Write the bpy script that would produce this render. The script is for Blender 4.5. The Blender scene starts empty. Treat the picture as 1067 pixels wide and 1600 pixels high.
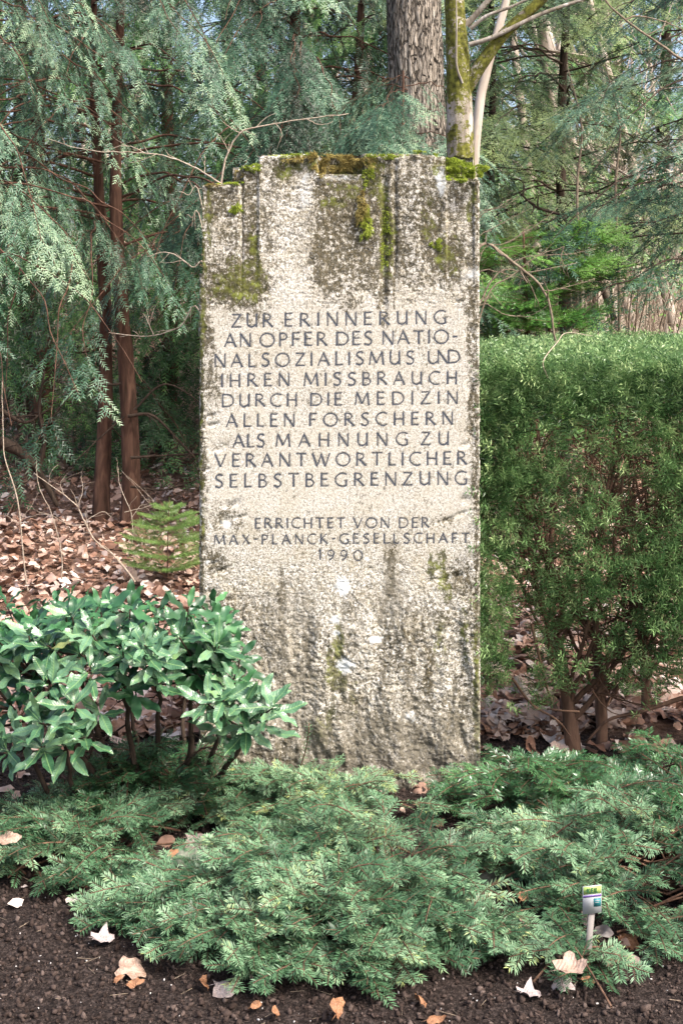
import bpy, math, random
import numpy as np
from mathutils import Vector, Matrix

# ------------------------------------------------------------------ camera, light, exposure
S = bpy.context.scene
COL = S.collection
HC = 1.55                      # eye height
F = 2035.0                     # focal length in photograph pixels
cam_d = bpy.data.cameras.new('camera')
cam = bpy.data.objects.new('camera', cam_d); COL.objects.link(cam)
cam.location = (0, 0, HC); cam.rotation_euler = (math.radians(90), 0, 0)
cam_d.sensor_fit = 'VERTICAL'; cam_d.sensor_height = 36; cam_d.sensor_width = 24
cam_d.lens = F/1600*36; cam_d.shift_y = -0.2; cam_d.clip_end = 900
S.camera = cam

W = bpy.data.worlds.new('World'); S.world = W; W.use_nodes = True
nt = W.node_tree; nt.nodes.clear()
SUN_EL, SUN_AZ = 50, 128       # azimuth clockwise from the view direction (+y)
sky = nt.nodes.new('ShaderNodeTexSky'); sky.sky_type = 'NISHITA'; sky.sun_disc = False
sky.sun_elevation = math.radians(SUN_EL); sky.sun_rotation = math.radians(SUN_AZ)
sky.air_density = 0.9; sky.dust_density = 6.0; sky.ozone_density = 0.8
bg = nt.nodes.new('ShaderNodeBackground'); bg.inputs['Strength'].default_value = 0.15
wo = nt.nodes.new('ShaderNodeOutputWorld')
nt.links.new(sky.outputs[0], bg.inputs[0]); nt.links.new(bg.outputs[0], wo.inputs[0])
sl = bpy.data.lights.new('sun', 'SUN'); sl.energy = 1.9; sl.angle = math.radians(7); sl.color = (1, .95, .87)
so = bpy.data.objects.new('sun', sl); COL.objects.link(so)
az, el = math.radians(SUN_AZ), math.radians(SUN_EL)
sd = Vector((math.sin(az)*math.cos(el), math.cos(az)*math.cos(el), math.sin(el)))
so.rotation_euler = (-sd).to_track_quat('-Z', 'Y').to_euler(); so.location = sd*20
S.view_settings.view_transform = 'Standard'; S.view_settings.look = 'None'
S.view_settings.gamma = 1; S.view_settings.use_curve_mapping = False
S.view_settings.exposure = 1.42

rng = np.random.default_rng(7); random.seed(7)
def U(a, b, n=None): return rng.uniform(a, b, n)

def at(px, py, y):             # a photograph pixel at a given distance, as a point of the place
    return np.array([(px-533.5)*y/F, y, HC-(py-480)*y/F])

# ------------------------------------------------------------------ helpers: objects
def link(o, parent=None):
    COL.objects.link(o)
    if parent is not None: o.parent = parent
    return o
def tag(o, label=None, cat=None, group=None, kind=None):
    if label: o['label'] = label
    if cat: o['category'] = cat
    if group: o['group'] = group
    if kind: o['kind'] = kind
    return o
def thing(name, label, cat, loc=(0,0,0), group=None):
    o = bpy.data.objects.new(name, None); o.empty_display_size = .1
    o.location = loc; link(o); return tag(o, label, cat, group)

def nrm(a): return a/np.maximum(np.linalg.norm(a, axis=-1, keepdims=True), 1e-9)

class MB:
    """collects vertices and faces (numpy) and one float per vertex; builds ONE mesh"""
    def __init__(s): s.v=[]; s.f=[]; s.a=[]; s.n=0
    def add(s, v, f, a=0.5):
        v=np.asarray(v,float).reshape(-1,3); f=np.asarray(f,int)
        s.v.append(v); s.f.append(f+s.n); s.n+=len(v)
        s.a.append(np.full(len(v),a) if np.isscalar(a) else np.asarray(a,float)); return s
    def tube(s, pts, r, n=7, a=0.5, cap=True, lump=0):
        pts=np.asarray(pts,float); m=len(pts)
        r=np.broadcast_to(np.asarray(r,float),(m,))
        T=nrm(np.gradient(pts,axis=0))
        ref=np.array([0,0,1.]) if abs(T[:,2]).mean()<.8 else np.array([1.,0,0])
        A=nrm(np.cross(T,ref)); B=np.cross(T,A)
        th=np.arange(n)*2*math.pi/n
        rr=r[:,None]*(1+lump*rng.normal(0,1,(m,n)))
        V=pts[:,None]+rr[...,None]*(A[:,None]*np.cos(th)[None,:,None]+B[:,None]*np.sin(th)[None,:,None])
        i=np.arange(m-1)[:,None]*n; j=np.arange(n)[None]; k=(j+1)%n
        f=np.stack([i+j,i+k,i+n+k,i+n+j],-1).reshape(-1,4)
        s.add(V,f,a)
        if cap:
            b=s.n; c=np.array([pts[-1]+T[-1]*r[-1]*.6]); s.add(c,np.zeros((0,3),int),a if np.isscalar(a) else .5)
            base=b-n; s.f.append(np.stack([base+np.arange(n),base+(np.arange(n)+1)%n,np.full(n,b)],-1))
        return s
    def box(s, lo, hi, a=.5):
        x0,y0,z0=lo;x1,y1,z1=hi
        v=[(x0,y0,z0),(x1,y0,z0),(x1,y1,z0),(x0,y1,z0),(x0,y0,z1),(x1,y0,z1),(x1,y1,z1),(x0,y1,z1)]
        return s.add(v,[(0,3,2,1),(4,5,6,7),(0,1,5,4),(1,2,6,5),(2,3,7,6),(3,0,4,7)],a)
    def mesh(s, name, mat, smooth=False):
        me=bpy.data.meshes.new(name)
        V=np.concatenate(s.v); A=np.concatenate(s.a)
        fs=[f for f in s.f if len(f)]
        me.vertices.add(len(V)); me.vertices.foreach_set('co',V.astype(np.float32).ravel())
        tot=np.concatenate([np.full(len(f),f.shape[1]) for f in fs]); idx=np.concatenate([f.ravel() for f in fs])
        me.loops.add(len(idx)); me.loops.foreach_set('vertex_index',idx.astype(np.int32))
        st=np.concatenate([[0],np.cumsum(tot)[:-1]])
        me.polygons.add(len(tot)); me.polygons.foreach_set('loop_start',st.astype(np.int32)); me.polygons.foreach_set('loop_total',tot.astype(np.int32))
        me.update(calc_edges=True)
        at_=me.attributes.new('tint','FLOAT','POINT'); at_.data.foreach_set('value',A.astype(np.float32))
        if smooth: me.polygons.foreach_set('use_smooth',np.ones(len(tot),bool))
        if mat: me.materials.append(mat)
        return me
    def build(s, name, mat, parent=None, smooth=False, **k):
        o=bpy.data.objects.new(name,s.mesh(name,mat,smooth))
        link(o,parent)
        if parent is not None:                      # vertices were given in world space
            o.matrix_parent_inverse=Matrix.Translation(-Vector(parent.location))
        return tag(o,**k)

# ------------------------------------------------------------------ numpy noise
def _h(ix,iy,iz,seed):
    n=(ix*374761393+iy*668265263+iz*2147483647+seed*974711)&0xffffffff
    n=((n^(n>>13))*1274126177)&0xffffffff
    n=((n^(n>>15))*2246822519)&0xffffffff
    return ((n^(n>>16))&0xffffff)/float(0xffffff)
def vnoise(x,y,z=0.,seed=0):
    x,y,z=np.broadcast_arrays(np.asarray(x,float),y,z)
    X,Y,Z=np.floor(x).astype(np.int64),np.floor(y).astype(np.int64),np.floor(z).astype(np.int64)
    fx,fy,fz=x-X,y-Y,z-Z
    fx,fy,fz=[t*t*(3-2*t) for t in (fx,fy,fz)]
    def c(i,j,k): return _h(X+i,Y+j,Z+k,seed)
    a=(c(0,0,0)*(1-fx)+c(1,0,0)*fx)*(1-fy)+(c(0,1,0)*(1-fx)+c(1,1,0)*fx)*fy
    b=(c(0,0,1)*(1-fx)+c(1,0,1)*fx)*(1-fy)+(c(0,1,1)*(1-fx)+c(1,1,1)*fx)*fy
    return (a*(1-fz)+b*fz)*2-1
def fbm(x,y,z=0.,o=4,seed=0):
    t=0;a=1;s=0
    for i in range(o):
        t=t+a*vnoise(np.asarray(x)*2**i,np.asarray(y)*2**i,np.asarray(z)*2**i,seed+i); s+=a; a*=.5
    return t/s
def sst(a,b,x):
    t=np.clip((np.asarray(x,float)-a)/(b-a),0,1); return t*t*(3-2*t)

# ------------------------------------------------------------------ materials
class Mat:
    def __init__(s,name,rough=.8,spec=.3):
        s.m=bpy.data.materials.new(name); s.m.use_nodes=True; s.t=s.m.node_tree; s.N=s.t.nodes; s.L=s.t.links
        s.b=s.N['Principled BSDF']; s.b.inputs['Roughness'].default_value=rough; s.b.inputs['Specular IOR Level'].default_value=spec
        s.out=s.N['Material Output']
        s.co=s.N.new('ShaderNodeTexCoord').outputs['Object']
    def node(s,t,**k):
        n=s.N.new(t)
        for a,b in k.items(): setattr(n,a,b)
        return n
    def attr(s,name='tint'):
        return s.node('ShaderNodeAttribute',attribute_name=name).outputs['Fac']
    def noise(s,scale,detail=4,rough=.55,stretch=None,dist=0):
        n=s.node('ShaderNodeTexNoise'); n.inputs['Scale'].default_value=scale; n.inputs['Detail'].default_value=detail
        n.inputs['Roughness'].default_value=rough; n.inputs['Distortion'].default_value=dist
        if stretch:
            mp=s.node('ShaderNodeMapping'); mp.inputs['Scale'].default_value=stretch
            s.L.new(s.co,mp.inputs[0]); s.L.new(mp.outputs[0],n.inputs[0])
        else: s.L.new(s.co,n.inputs[0])
        return n.outputs['Fac']
    def vor(s,scale):
        n=s.node('ShaderNodeTexVoronoi'); n.inputs['Scale'].default_value=scale; s.L.new(s.co,n.inputs[0]); return n
    def ramp(s,fac,stops,interp='LINEAR'):
        r=s.node('ShaderNodeValToRGB'); e=r.color_ramp.elements; r.color_ramp.interpolation=interp
        while len(e)<len(stops): e.new(.5)
        for q,(p,c) in zip(e,stops):
            q.position=p; q.color=(c,c,c,1) if np.isscalar(c) else (*c,1)
        s.L.new(fac,r.inputs[0]); return r.outputs[0]
    def math(s,op,a,b=None,clamp=False):
        n=s.node('ShaderNodeMath',operation=op,use_clamp=clamp)
        for i,v in enumerate((a,b)):
            if v is None: continue
            if isinstance(v,(int,float)): n.inputs[i].default_value=v
            else: s.L.new(v,n.inputs[i])
        return n.outputs[0]
    def mix(s,f,a,b,blend='MIX'):
        n=s.node('ShaderNodeMix',data_type='RGBA',blend_type=blend)
        for i,v in ((0,f),(6,a),(7,b)):
            if isinstance(v,(int,float)): n.inputs[i].default_value=v
            elif isinstance(v,tuple): n.inputs[i].default_value=(*v,1)
            else: s.L.new(v,n.inputs[i])
        return n.outputs[2]
    def col(s,c):
        if isinstance(c,tuple): s.b.inputs['Base Color'].default_value=(*c,1)
        else: s.L.new(c,s.b.inputs['Base Color'])
        return s
    def bump(s,h,strength=.5,dist=.01):
        n=s.node('ShaderNodeBump'); n.inputs['Strength'].default_value=strength; n.inputs['Distance'].default_value=dist
        s.L.new(h,n.inputs['Height']); s.L.new(n.outputs[0],s.b.inputs['Normal']); return s
    def rand(s): return s.node('ShaderNodeObjectInfo').outputs['Random']

def leaf_mat(name,stops,rough=.45,spec=.5,trans=.25,tcol=None,var_scale=6,objrand=False,rib=False):
    m=Mat(name,rough,spec)
    t=m.attr()
    if objrand: t=m.math('ADD',m.math('MULTIPLY',m.rand(),.8),m.math('MULTIPLY',t,.2))
    t=m.math('ADD',t,m.math('MULTIPLY',m.math('SUBTRACT',m.noise(var_scale,2),.5),.6),True)
    c=m.ramp(t,stops)
    if rib:
        sp=m.node('ShaderNodeSeparateXYZ'); m.L.new(m.co,sp.inputs[0]); ay=m.math('ABSOLUTE',sp.outputs[1])
        c=m.mix(m.ramp(ay,[(.006,.75),(.016,0.)]),c,(.20,.33,.12))
        w=m.math('SINE',m.math('MULTIPLY',m.math('SUBTRACT',sp.outputs[0],m.math('MULTIPLY',ay,.8)),70)); m.bump(m.math('ADD',w,m.math('MULTIPLY',m.noise(9,2),2)),.12,.01)
        c=m.mix(m.ramp(m.noise(5,5,.7),[(.62,0.),(.74,.35)]),c,(.12,.13,.03))
        c=m.mix(m.ramp(m.rand(),[(.990,0.),(.992,.5)]),c,(.30,.22,.04))
    m.col(c)
    if trans:
        tr=m.node('ShaderNodeBsdfTranslucent'); mx=m.node('ShaderNodeMixShader'); mx.inputs[0].default_value=trans
        if tcol: tr.inputs[0].default_value=(*tcol,1)
        else: m.L.new(c,tr.inputs[0])
        m.L.new(m.b.outputs[0],mx.inputs[1]); m.L.new(tr.outputs[0],mx.inputs[2]); m.L.new(mx.outputs[0],m.out.inputs[0])
    return m.m

M={}
M['creep']=leaf_mat('creeping yew needles',[(0,(.022,.060,.026)),(.35,(.068,.150,.072)),(.7,(.150,.270,.145)),(.9,(.24,.36,.21)),(1,(.31,.36,.13))],.42,.4,.2,var_scale=9)
M['creepd']=leaf_mat('dark yew needles',[(0,(.025,.08,.03)),(.6,(.06,.16,.065)),(1,(.12,.26,.10))],.32,.7,.2)
M['hedge']=leaf_mat('hedge yew needles',[(0,(.016,.045,.015)),(.3,(.072,.155,.052)),(.6,(.165,.285,.105)),(.85,(.27,.40,.165)),(1,(.38,.48,.22))],.36,.45,.25,var_scale=9)
M['bluecon']=leaf_mat('blue green conifer needles',[(0,(.007,.024,.012)),(.35,(.026,.070,.036)),(.65,(.065,.145,.085)),(.85,(.13,.23,.15)),(1,(.24,.34,.20))],.45,.4,.2,var_scale=2.2)
M['green']=leaf_mat('fresh green conifer needles',[(0,(.012,.04,.010)),(.5,(.045,.13,.035)),(1,(.17,.32,.08))],.4,.5,.3)
M['olive']=leaf_mat('olive hemlock needles',[(0,(.020,.042,.018)),(.5,(.078,.13,.055)),(1,(.26,.34,.13))],.45,.5,.3)
M['leafy']=leaf_mat('bright yew bush needles',[(0,(.02,.07,.012)),(.5,(.07,.20,.03)),(1,(.18,.36,.07))],.4,.5,.3)
M['spruce']=leaf_mat('spruce seedling needles',[(0,(.05,.13,.03)),(.5,(.12,.24,.06)),(1,(.24,.36,.10))],.45,.4,.3)
M['laurel']=leaf_mat('laurel leaf',[(0,(.016,.058,.022)),(.25,(.042,.12,.052)),(.55,(.080,.185,.094)),(.8,(.135,.255,.145)),(1,(.18,.32,.12))],.36,.75,.12,var_scale=2.5,objrand=True,rib=True)
M['moss']=leaf_mat('green moss',[(0,(.10,.14,.015)),(.5,(.30,.38,.05)),(1,(.52,.58,.12))],.9,.1,.2,var_scale=30)
M['mossy']=leaf_mat('straw coloured moss',[(0,(.11,.08,.02)),(.5,(.30,.235,.08)),(1,(.50,.45,.18))],.9,.1,.2,var_scale=30)
M['dead']=leaf_mat('dead leaf',[(0,(.10,.05,.032)),(.3,(.24,.13,.088)),(.6,(.42,.28,.22)),(.85,(.58,.46,.40)),(1,(.72,.65,.61))],.6,.3,.12,var_scale=18)
M['deadp']=leaf_mat('fallen leaf near',[(0,(.15,.07,.04)),(.35,(.30,.17,.11)),(.65,(.44,.33,.27)),(1,(.64,.58,.55))],.5,.4,.1,var_scale=30,objrand=True)

def bark(name,c0,c1,c2,scale=20,stretch=(1,1,.2),bs=.6,moss=None,rough=.9,furrow=0):
    m=Mat(name,rough,.2)
    n=m.noise(scale,6,.6,stretch,.6); n2=m.noise(scale*.25,3)
    c=m.ramp(n,[(.3,c0),(.5,c1),(.72,c2)]); fur=None
    if furrow:
        v=m.node('ShaderNodeTexVoronoi',feature='DISTANCE_TO_EDGE'); v.inputs['Scale'].default_value=furrow; mp=m.node('ShaderNodeMapping'); mp.inputs['Scale'].default_value=(1,1,.13)
        ds=m.node('ShaderNodeVectorMath',operation='ADD'); nz=m.node('ShaderNodeTexNoise'); nz.inputs['Scale'].default_value=9; m.L.new(m.co,nz.inputs[0]); sc_=m.node('ShaderNodeVectorMath',operation='SCALE'); sc_.inputs['Scale'].default_value=.05
        m.L.new(nz.outputs['Color'],sc_.inputs[0]); m.L.new(m.co,ds.inputs[0]); m.L.new(sc_.outputs[0],ds.inputs[1]); m.L.new(ds.outputs[0],mp.inputs[0]); m.L.new(mp.outputs[0],v.inputs[0])
        fur=m.ramp(v.outputs['Distance'],[(.01,0.),(.13,1.)]); c=m.mix(m.math('ADD',m.math('MULTIPLY',fur,.7),.3),c0,c)
    c=m.mix(m.math('MULTIPLY',n2,.5),c,c0)
    if moss:
        mc,thr=moss
        f=m.ramp(m.math('MULTIPLY',m.math('ADD',m.math('SUBTRACT',m.math('MULTIPLY',m.math('ADD',m.noise(11,6,.75),m.noise(38,5,.8)),1.7),.84),m.math('MULTIPLY',m.attr(),.7)),.5),[(thr-.03,0.),(thr+.03,1.)])
        g=m.ramp(m.noise(60,3),[(.3,mc[0]),(.7,mc[1])])
        c=m.mix(f,c,g)
    m.col(c); m.bump(n if fur is None else m.math('ADD',fur,m.math('MULTIPLY',n,.5)),bs,.012 if fur is None else .03); return m.m
M['bark_red']=bark('reddish yew bark',(.03,.018,.012),(.10,.052,.036),(.22,.125,.085))
M['bark_dark']=bark('dark shrub bark',(.02,.014,.010),(.055,.038,.028),(.11,.08,.06),40)
M['bark_grey']=bark('grey furrowed bark',(.06,.048,.038),(.33,.285,.235),(.54,.49,.43),40,(1,1,.3),1.,furrow=42)
M['bark_pale']=bark('pale far bark',(.20,.16,.125),(.42,.36,.30),(.66,.60,.53),8,(1,1,.3),.3)
M['bark_hedge']=bark('hedge stem bark',(.05,.028,.018),(.13,.075,.05),(.25,.15,.10),30)
M['bark_moss']=bark('mossy tree bark',(.10,.08,.06),(.33,.29,.24),(.62,.58,.54),22,(1,1,.35),.7,(((.035,.035,.008),(.17,.17,.03)),.60))
M['twig']=bark('pale twig bark',(.20,.15,.11),(.40,.33,.26),(.58,.52,.44),60,(1,1,1),.2)
M['twigb']=bark('brown twig bark',(.09,.07,.05),(.22,.17,.125),(.38,.31,.24),60,(1,1,1),.2)

# stone ------------------------------------------------------------
m=Mat('weathered conglomerate',.88,.25)
g1=m.noise(130,6,.8); g2=m.noise(260,3,.7); g3=m.noise(18,4,.6); v=m.vor(170)
base=m.ramp(g1,[(.385,(.055,.050,.040)),(.445,(.22,.20,.158)),(.49,(.42,.393,.335)),(.54,(.575,.55,.50)),(.63,(.74,.725,.69))])
base=m.mix(m.ramp(g2,[(.405,.9),(.465,0.)]),base,(.055,.045,.03))
base=m.mix(m.ramp(g3,[(.42,.0),(.72,.45)]),base,(.31,.26,.16))
base=m.mix(m.math('MULTIPLY',m.attr('smoothz'),.45),base,(.54,.51,.455))
def thr(att,n,w=.06):       # a stain where its density beats a fine noise
    s=m.math('SUBTRACT',m.attr(att),n); return m.ramp(m.math('ADD',m.math('MULTIPLY',s,1/w),.5,True),[(0,0.),(1,1.)])
nn=m.math('ADD',m.math('MULTIPLY',m.noise(70,8,.85,(1,1,.75)),3.0),-1.05)
nn2=m.math('ADD',m.math('MULTIPLY',m.noise(56,8,.83,(1,1,.6)),2.8),-.95)
dk=m.ramp(m.noise(90,4,.7),[(.35,(.018,.014,.006)),(.52,(.045,.036,.014)),(.68,(.10,.075,.035))])
c=m.mix(m.math('MULTIPLY',thr('dark',nn,.12),.93),base,dk)
gr=m.ramp(m.noise(30,4),[(.38,(.026,.026,.006)),(.52,(.075,.078,.013)),(.66,(.17,.20,.03))])
c=m.mix(m.math('MULTIPLY',thr('moss',nn2,.16),.9),c,gr)
c=m.mix(m.math('MULTIPLY',thr('grey',nn2,.3),.55),c,(.17,.155,.125))
c=m.mix(thr('pale',nn,.35),c,(.56,.58,.58))
m.col(c)
h=m.math('ADD',g1,m.math('MULTIPLY',v.outputs['Distance'],.5)); m.bump(h,.28,.003)
M['stone']=m.m
m=Mat('blue grey paint in carved letters',.7,.3); n=m.noise(240,4,.7)
m.col(m.ramp(n,[(.36,(.15,.145,.13)),(.45,(.055,.065,.088)),(.7,(.034,.042,.063))])); m.bump(n,.3,.002); M['letter']=m.m
# soil, litter -------------------------------------------------------
m=Mat('ground',.95,.15)
so1=m.ramp(m.noise(90,7,.75),[(.36,(.012,.008,.007)),(.5,(.042,.030,.026)),(.64,(.125,.094,.083))])
so1=m.mix(m.ramp(m.vor(55).outputs['Distance'],[(.03,1.),(.07,0.)]),so1,(.11,.085,.075))
li=m.ramp(m.noise(26,6,.7),[(.3,(.05,.028,.018)),(.45,(.16,.09,.06)),(.6,(.30,.19,.14)),(.75,(.46,.34,.28))])
m.col(m.mix(m.attr(),so1,li)); m.bump(m.math('ADD',m.noise(70,7,.85),m.math('MULTIPLY',m.vor(140).outputs['Distance'],.6)),1.,.022); M['ground']=m.m
m=Mat('soil clod',.95,.1); m.col(m.ramp(m.attr(),[(0,(.018,.012,.010)),(.7,(.068,.049,.042)),(.9,(.13,.10,.088)),(1,(.5,.47,.45))])); m.bump(m.noise(200,3),.6,.004); M['clod']=m.m
m=Mat('grey green rock',.85,.25); n=m.noise(25,6,.65); m.col(m.ramp(n,[(.3,(.09,.09,.07)),(.55,(.20,.22,.17)),(.75,(.36,.36,.32))])); m.bump(n,.5,.01); M['rock']=m.m
def flat(name,c,rough=.5,spec=.4):
    m=Mat(name,rough,spec); n=m.noise(90,3); m.col(m.mix(m.math('MULTIPLY',n,.25),c,tuple(x*.6 for x in c))); return m.m
M['tagw']=flat('weathered white plastic',(.38,.40,.42)); M['tagg']=flat('lime print',(.30,.42,.12)); M['tagp']=flat('violet print',(.13,.07,.28))
M['tagt']=flat('teal print',(.02,.17,.19)); M['tagd']=flat('dark green print',(.02,.11,.04)); M['wood']=flat('weathered wooden stake',(.22,.20,.19),.8)

# ------------------------------------------------------------------ ground
def gz(x,y):
    x=np.asarray(x,float); y=np.asarray(y,float)
    hill=sst(11,44,y)*(2.2+3.4*sst(-6,9,x))+sst(40,120,y)*6
    z=hill+.05*fbm(x*.6,y*.6,seed=3)*sst(4.6,7,y)+.20*fbm(x*.15,y*.15,seed=5)*sst(8,20,y)
    near=1-sst(4.4,5.2,y)
    z=z+near*(.016*fbm(x*9,y*9,seed=11,o=3)+.010*np.abs(fbm(x*34,y*34,seed=17,o=3))+.004*fbm(x*90,y*90,seed=19,o=2))
    z=z+(1-near)*.018*fbm(x*8,y*8,seed=23,o=3)*(1-sst(16,25,y))
    return z
def axis(lo,a,b,hi,step,n):
    c=np.arange(a,b,step); t=np.linspace(0,1,n)[1:]**2.6
    return np.concatenate([(a-(a-lo)*t)[::-1],c,b+(hi-b)*t])
gx=axis(-250,-1.35,1.35,250,.012,50); gy=axis(-60,2.5,4.9,500,.012,90)
X,Y=np.meshgrid(gx,gy); Z=gz(X,Y)
lit=sst(-.12,.12,Y-4.75+.25*fbm(X*2.5,Y*2.5,seed=31)-.0*X)
g=MB(); nx,ny=len(gx),len(gy)
i=np.arange(ny-1)[:,None]*nx; j=np.arange(nx-1)[None]
g.add(np.stack([X,Y,Z],-1),np.stack([i+j,i+j+1,i+nx+j+1,i+nx+j],-1).reshape(-1,4),lit.ravel())
ground=g.build('ground',M['ground'],smooth=True,kind='structure')

# ------------------------------------------------------------------ lettering (a stroke alphabet cut for this stone)
def arc(cx,cy,rx,ry,a0,a1,n=14):
    t=np.radians(np.linspace(a0,a1,n)); return [(cx+rx*math.cos(q),cy+ry*math.sin(q)) for q in t]
def cr(P,n=5):
    P=[np.array(p,float) for p in P]; P=[2*P[0]-P[1]]+P+[2*P[-1]-P[-2]]; out=[]
    for k in range(1,len(P)-2):
        for t in np.linspace(0,1,n,endpoint=False):
            a,b,c_,d=P[k-1],P[k],P[k+1],P[k+2]
            out.append(tuple(.5*((2*b)+(-a+c_)*t+(2*a-5*b+4*c_-d)*t*t+(-a+3*b-3*c_+d)*t**3)))
    out.append(tuple(P[-2])); return out
TK,TN=.112,.074
WX=1.12                       # letters are cut a little wide
G={
'A':(.78,[([(0,0),(.37,1)],TN),([(.35,1),(.76,0)],TK),([(.15,.36),(.61,.36)],TN)]),
'B':(.56,[([(.06,0),(.06,1)],TK),([(.03,.97)]+arc(.22,.76,.25,.21,80,-90)+[(.08,.54)],TN),([(.08,.54)]+arc(.26,.28,.29,.26,80,-90)+[(.03,.02)],TN)]),
'C':(.76,[(arc(.5,.5,.48,.5,55,300,22),TN*1.1)]),
'D':(.82,[([(.06,0),(.06,1)],TK),([(.02,.97)]+arc(.34,.5,.46,.47,78,-78,18)+[(.02,.03)],TN*1.05)]),
'E':(.52,[([(.06,0),(.06,1)],TK),([(.03,.96),(.5,.98)],TN),([(.08,.52),(.44,.52)],TN),([(.03,.03),(.52,.03)],TN)]),
'F':(.50,[([(.06,0),(.06,1)],TK),([(.03,.96),(.5,.98)],TN),([(.08,.50),(.44,.50)],TN)]),
'G':(.82,[(arc(.5,.5,.48,.5,52,285,22)+[(.76,.06)],TN*1.1),([(.77,.44),(.77,.02)],TK*.9),([(.60,.42),(.80,.42)],TN*.8)]),
'H':(.72,[([(.06,0),(.06,1)],TK),([(.66,0),(.66,1)],TK),([(.06,.5),(.66,.5)],TN)]),
'I':(.10,[([(.05,0),(.05,1)],TK)]),
'K':(.66,[([(.06,0),(.06,1)],TK),([(.56,.99),(.09,.50)],TN),([(.16,.55),(.66,0)],TK)]),
'L':(.50,[([(.06,0),(.06,1)],TK),([(.03,.03),(.50,.04)],TN)]),
'M':(.98,[([(.02,0),(.12,1)],TN),([(.11,1),(.48,.12)],TK),([(.48,.12),(.86,1)],TN),([(.85,1),(.96,0)],TK)]),
'N':(.74,[([(.06,0),(.06,1)],TN),([(.03,1),(.70,.0)],TK),([(.70,0),(.70,1)],TN)]),
'O':(.98,[(arc(.49,.5,.47,.5,90,450,30),TN*1.15)]),
'P':(.54,[([(.06,0),(.06,1)],TK),([(.03,.97)]+arc(.22,.73,.29,.24,80,-90)+[(.08,.48)],TN)]),
'R':(.66,[([(.06,0),(.06,1)],TK),([(.03,.97)]+arc(.22,.74,.28,.23,80,-90)+[(.08,.50)],TN),([(.22,.51),(.66,.0)],TK)]),
'S':(.54,[(cr([(.50,.90),(.36,.99),(.17,.95),(.07,.79),(.15,.61),(.36,.48),(.49,.31),(.45,.11),(.26,.01),(.02,.09)]),TK*.9)]),
'T':(.70,[([(.35,0),(.35,.98)],TK),([(0,.97),(.70,.97)],TN)]),
'U':(.74,[([(.06,1),(.06,.34)]+arc(.33,.31,.27,.29,180,300,10)+[(.52,.10),(.66,.24)],TK*.85),([(.67,1),(.67,0)],TK)]),
'u':(.74,[([(.06,1),(.06,.34)]+arc(.33,.31,.27,.29,180,300,10)+[(.52,.10),(.70,.24)],TK*.85),([(.72,1),(.72,.02)],TN)]),
'n':(.62,[([(-.03,1),(.62,.02)],TK)]),
'V':(.76,[([(.0,1),(.38,0)],TK),([(.38,0),(.76,1)],TN)]),
'W':(1.18,[([(.0,1),(.31,0)],TK),([(.31,0),(.60,.9)],TN),([(.58,.95),(.88,0)],TK),([(.88,0),(1.18,1)],TN)]),
'X':(.66,[([(.02,1),(.64,0)],TK),([(.60,1),(.03,0)],TN)]),
'Z':(.66,[([(.04,.97),(.62,.97)],TN),([(.61,.97),(.03,.03)],TK),([(.02,.03),(.66,.04)],TN)]),
'-':(.30,[([(.0,.52),(.30,.52)],TK*.8)]),
'1':(.30,[([(.18,0),(.18,1)],TK),([(.02,.84),(.19,.99)],TN)]),
'9':(.62,[(arc(.30,.69,.26,.28,0,360,20),TN),([(.56,.69),(.54,.42),(.42,.18),(.16,0)],TK*.9)]),
'0':(.84,[(arc(.42,.48,.38,.50,90,450,26),TN*1.1)]),
}
# words: text, left, right, baseline at left of line, baseline at right of line, cap height (photograph pixels = 2.064 mm on the stone)
LINES=[
 ('ZUR ERINNERUNG',511.6,506,20.6,[(362,426),(444.7,696.6)]),
 ('AN OPFER DES NATIO-',542.5,536.4,20.8,[(351,392),(406,510.4),(525,581),(597,714)]),
 ('NALSOZIALISMUS unD',574,567.4,20.4,[(335.4,646.5),(668,726)]),
 ('IHREN MISSBRAUCH',604.7,600,20,[(346,452),(475,713.6)]),
 ('DURCH DIE MEDIZIN',636,631,19.8,[(347,464),(484.6,534),(554.8,714.5)]),
 ('ALLEN FORSCHERN',667.5,663.4,20,[(353.7,460),(483,707)]),
 ('ALS MAHNUNG ZU',699,695,20,[(364.5,413.4),(431.3,636.7),(657,701)]),
 ('VERANTWORTLICHER',729.8,726,20.2,[(336,728.7)]),
 ('SELBSTBEGRENZUNG',762,757,20.4,[(336,729)]),
 ('ERRICHTET VON DER',825.6,824.4,15.8,[(398.4,538.6),(552,607.6),(622.7,670)]),
 ('MAX-PLANCK-GESELLSCHAFT',851.4,848,15.4,[(334.8,733)]),
 ('1990',875,876,15.8,[(497,566.6)]),
]
SD=4.20; K=SD/F                        # distance of the stone's face, metres per photograph pixel on it
def sx(px): return (px-533.5)*K
def sz(py): return HC-(py-480)*K
letters=[]                             # (line, char, strokes in metres (x,z), widths)
for li_,(txt,b0,b1,ch,spans) in enumerate(LINES):
    words=txt.split(' '); xl,xr=spans[0][0],spans[-1][1]
    for w_,(a,b) in zip(words,spans):
        ws=[G[c][0]*ch*WX for c in w_]
        if w_=='unD': xs=[a,a+.72*ch*WX,a+1.36*ch*WX]; sc=[1,1.0,1]
        else:
            gap=(b-a-sum(ws))/max(1,len(w_)-1); xs=[];p=a
            for q in ws: xs.append(p); p+=q+gap
        for c_,x_ in zip(w_,xs):
            bl=b0+(b1-b0)*(x_-xl)/max(1,(xr-xl)); jit=U(-.3,.3)
            st=[]
            for P,t in G[c_][1]:
                st.append((np.array([(sx(x_+u*ch*WX),sz(bl+jit-v_*ch)) for u,v_ in P]),t*ch*K*U(.95,1.08)))
            letters.append((li_,c_.upper(),st))

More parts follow.
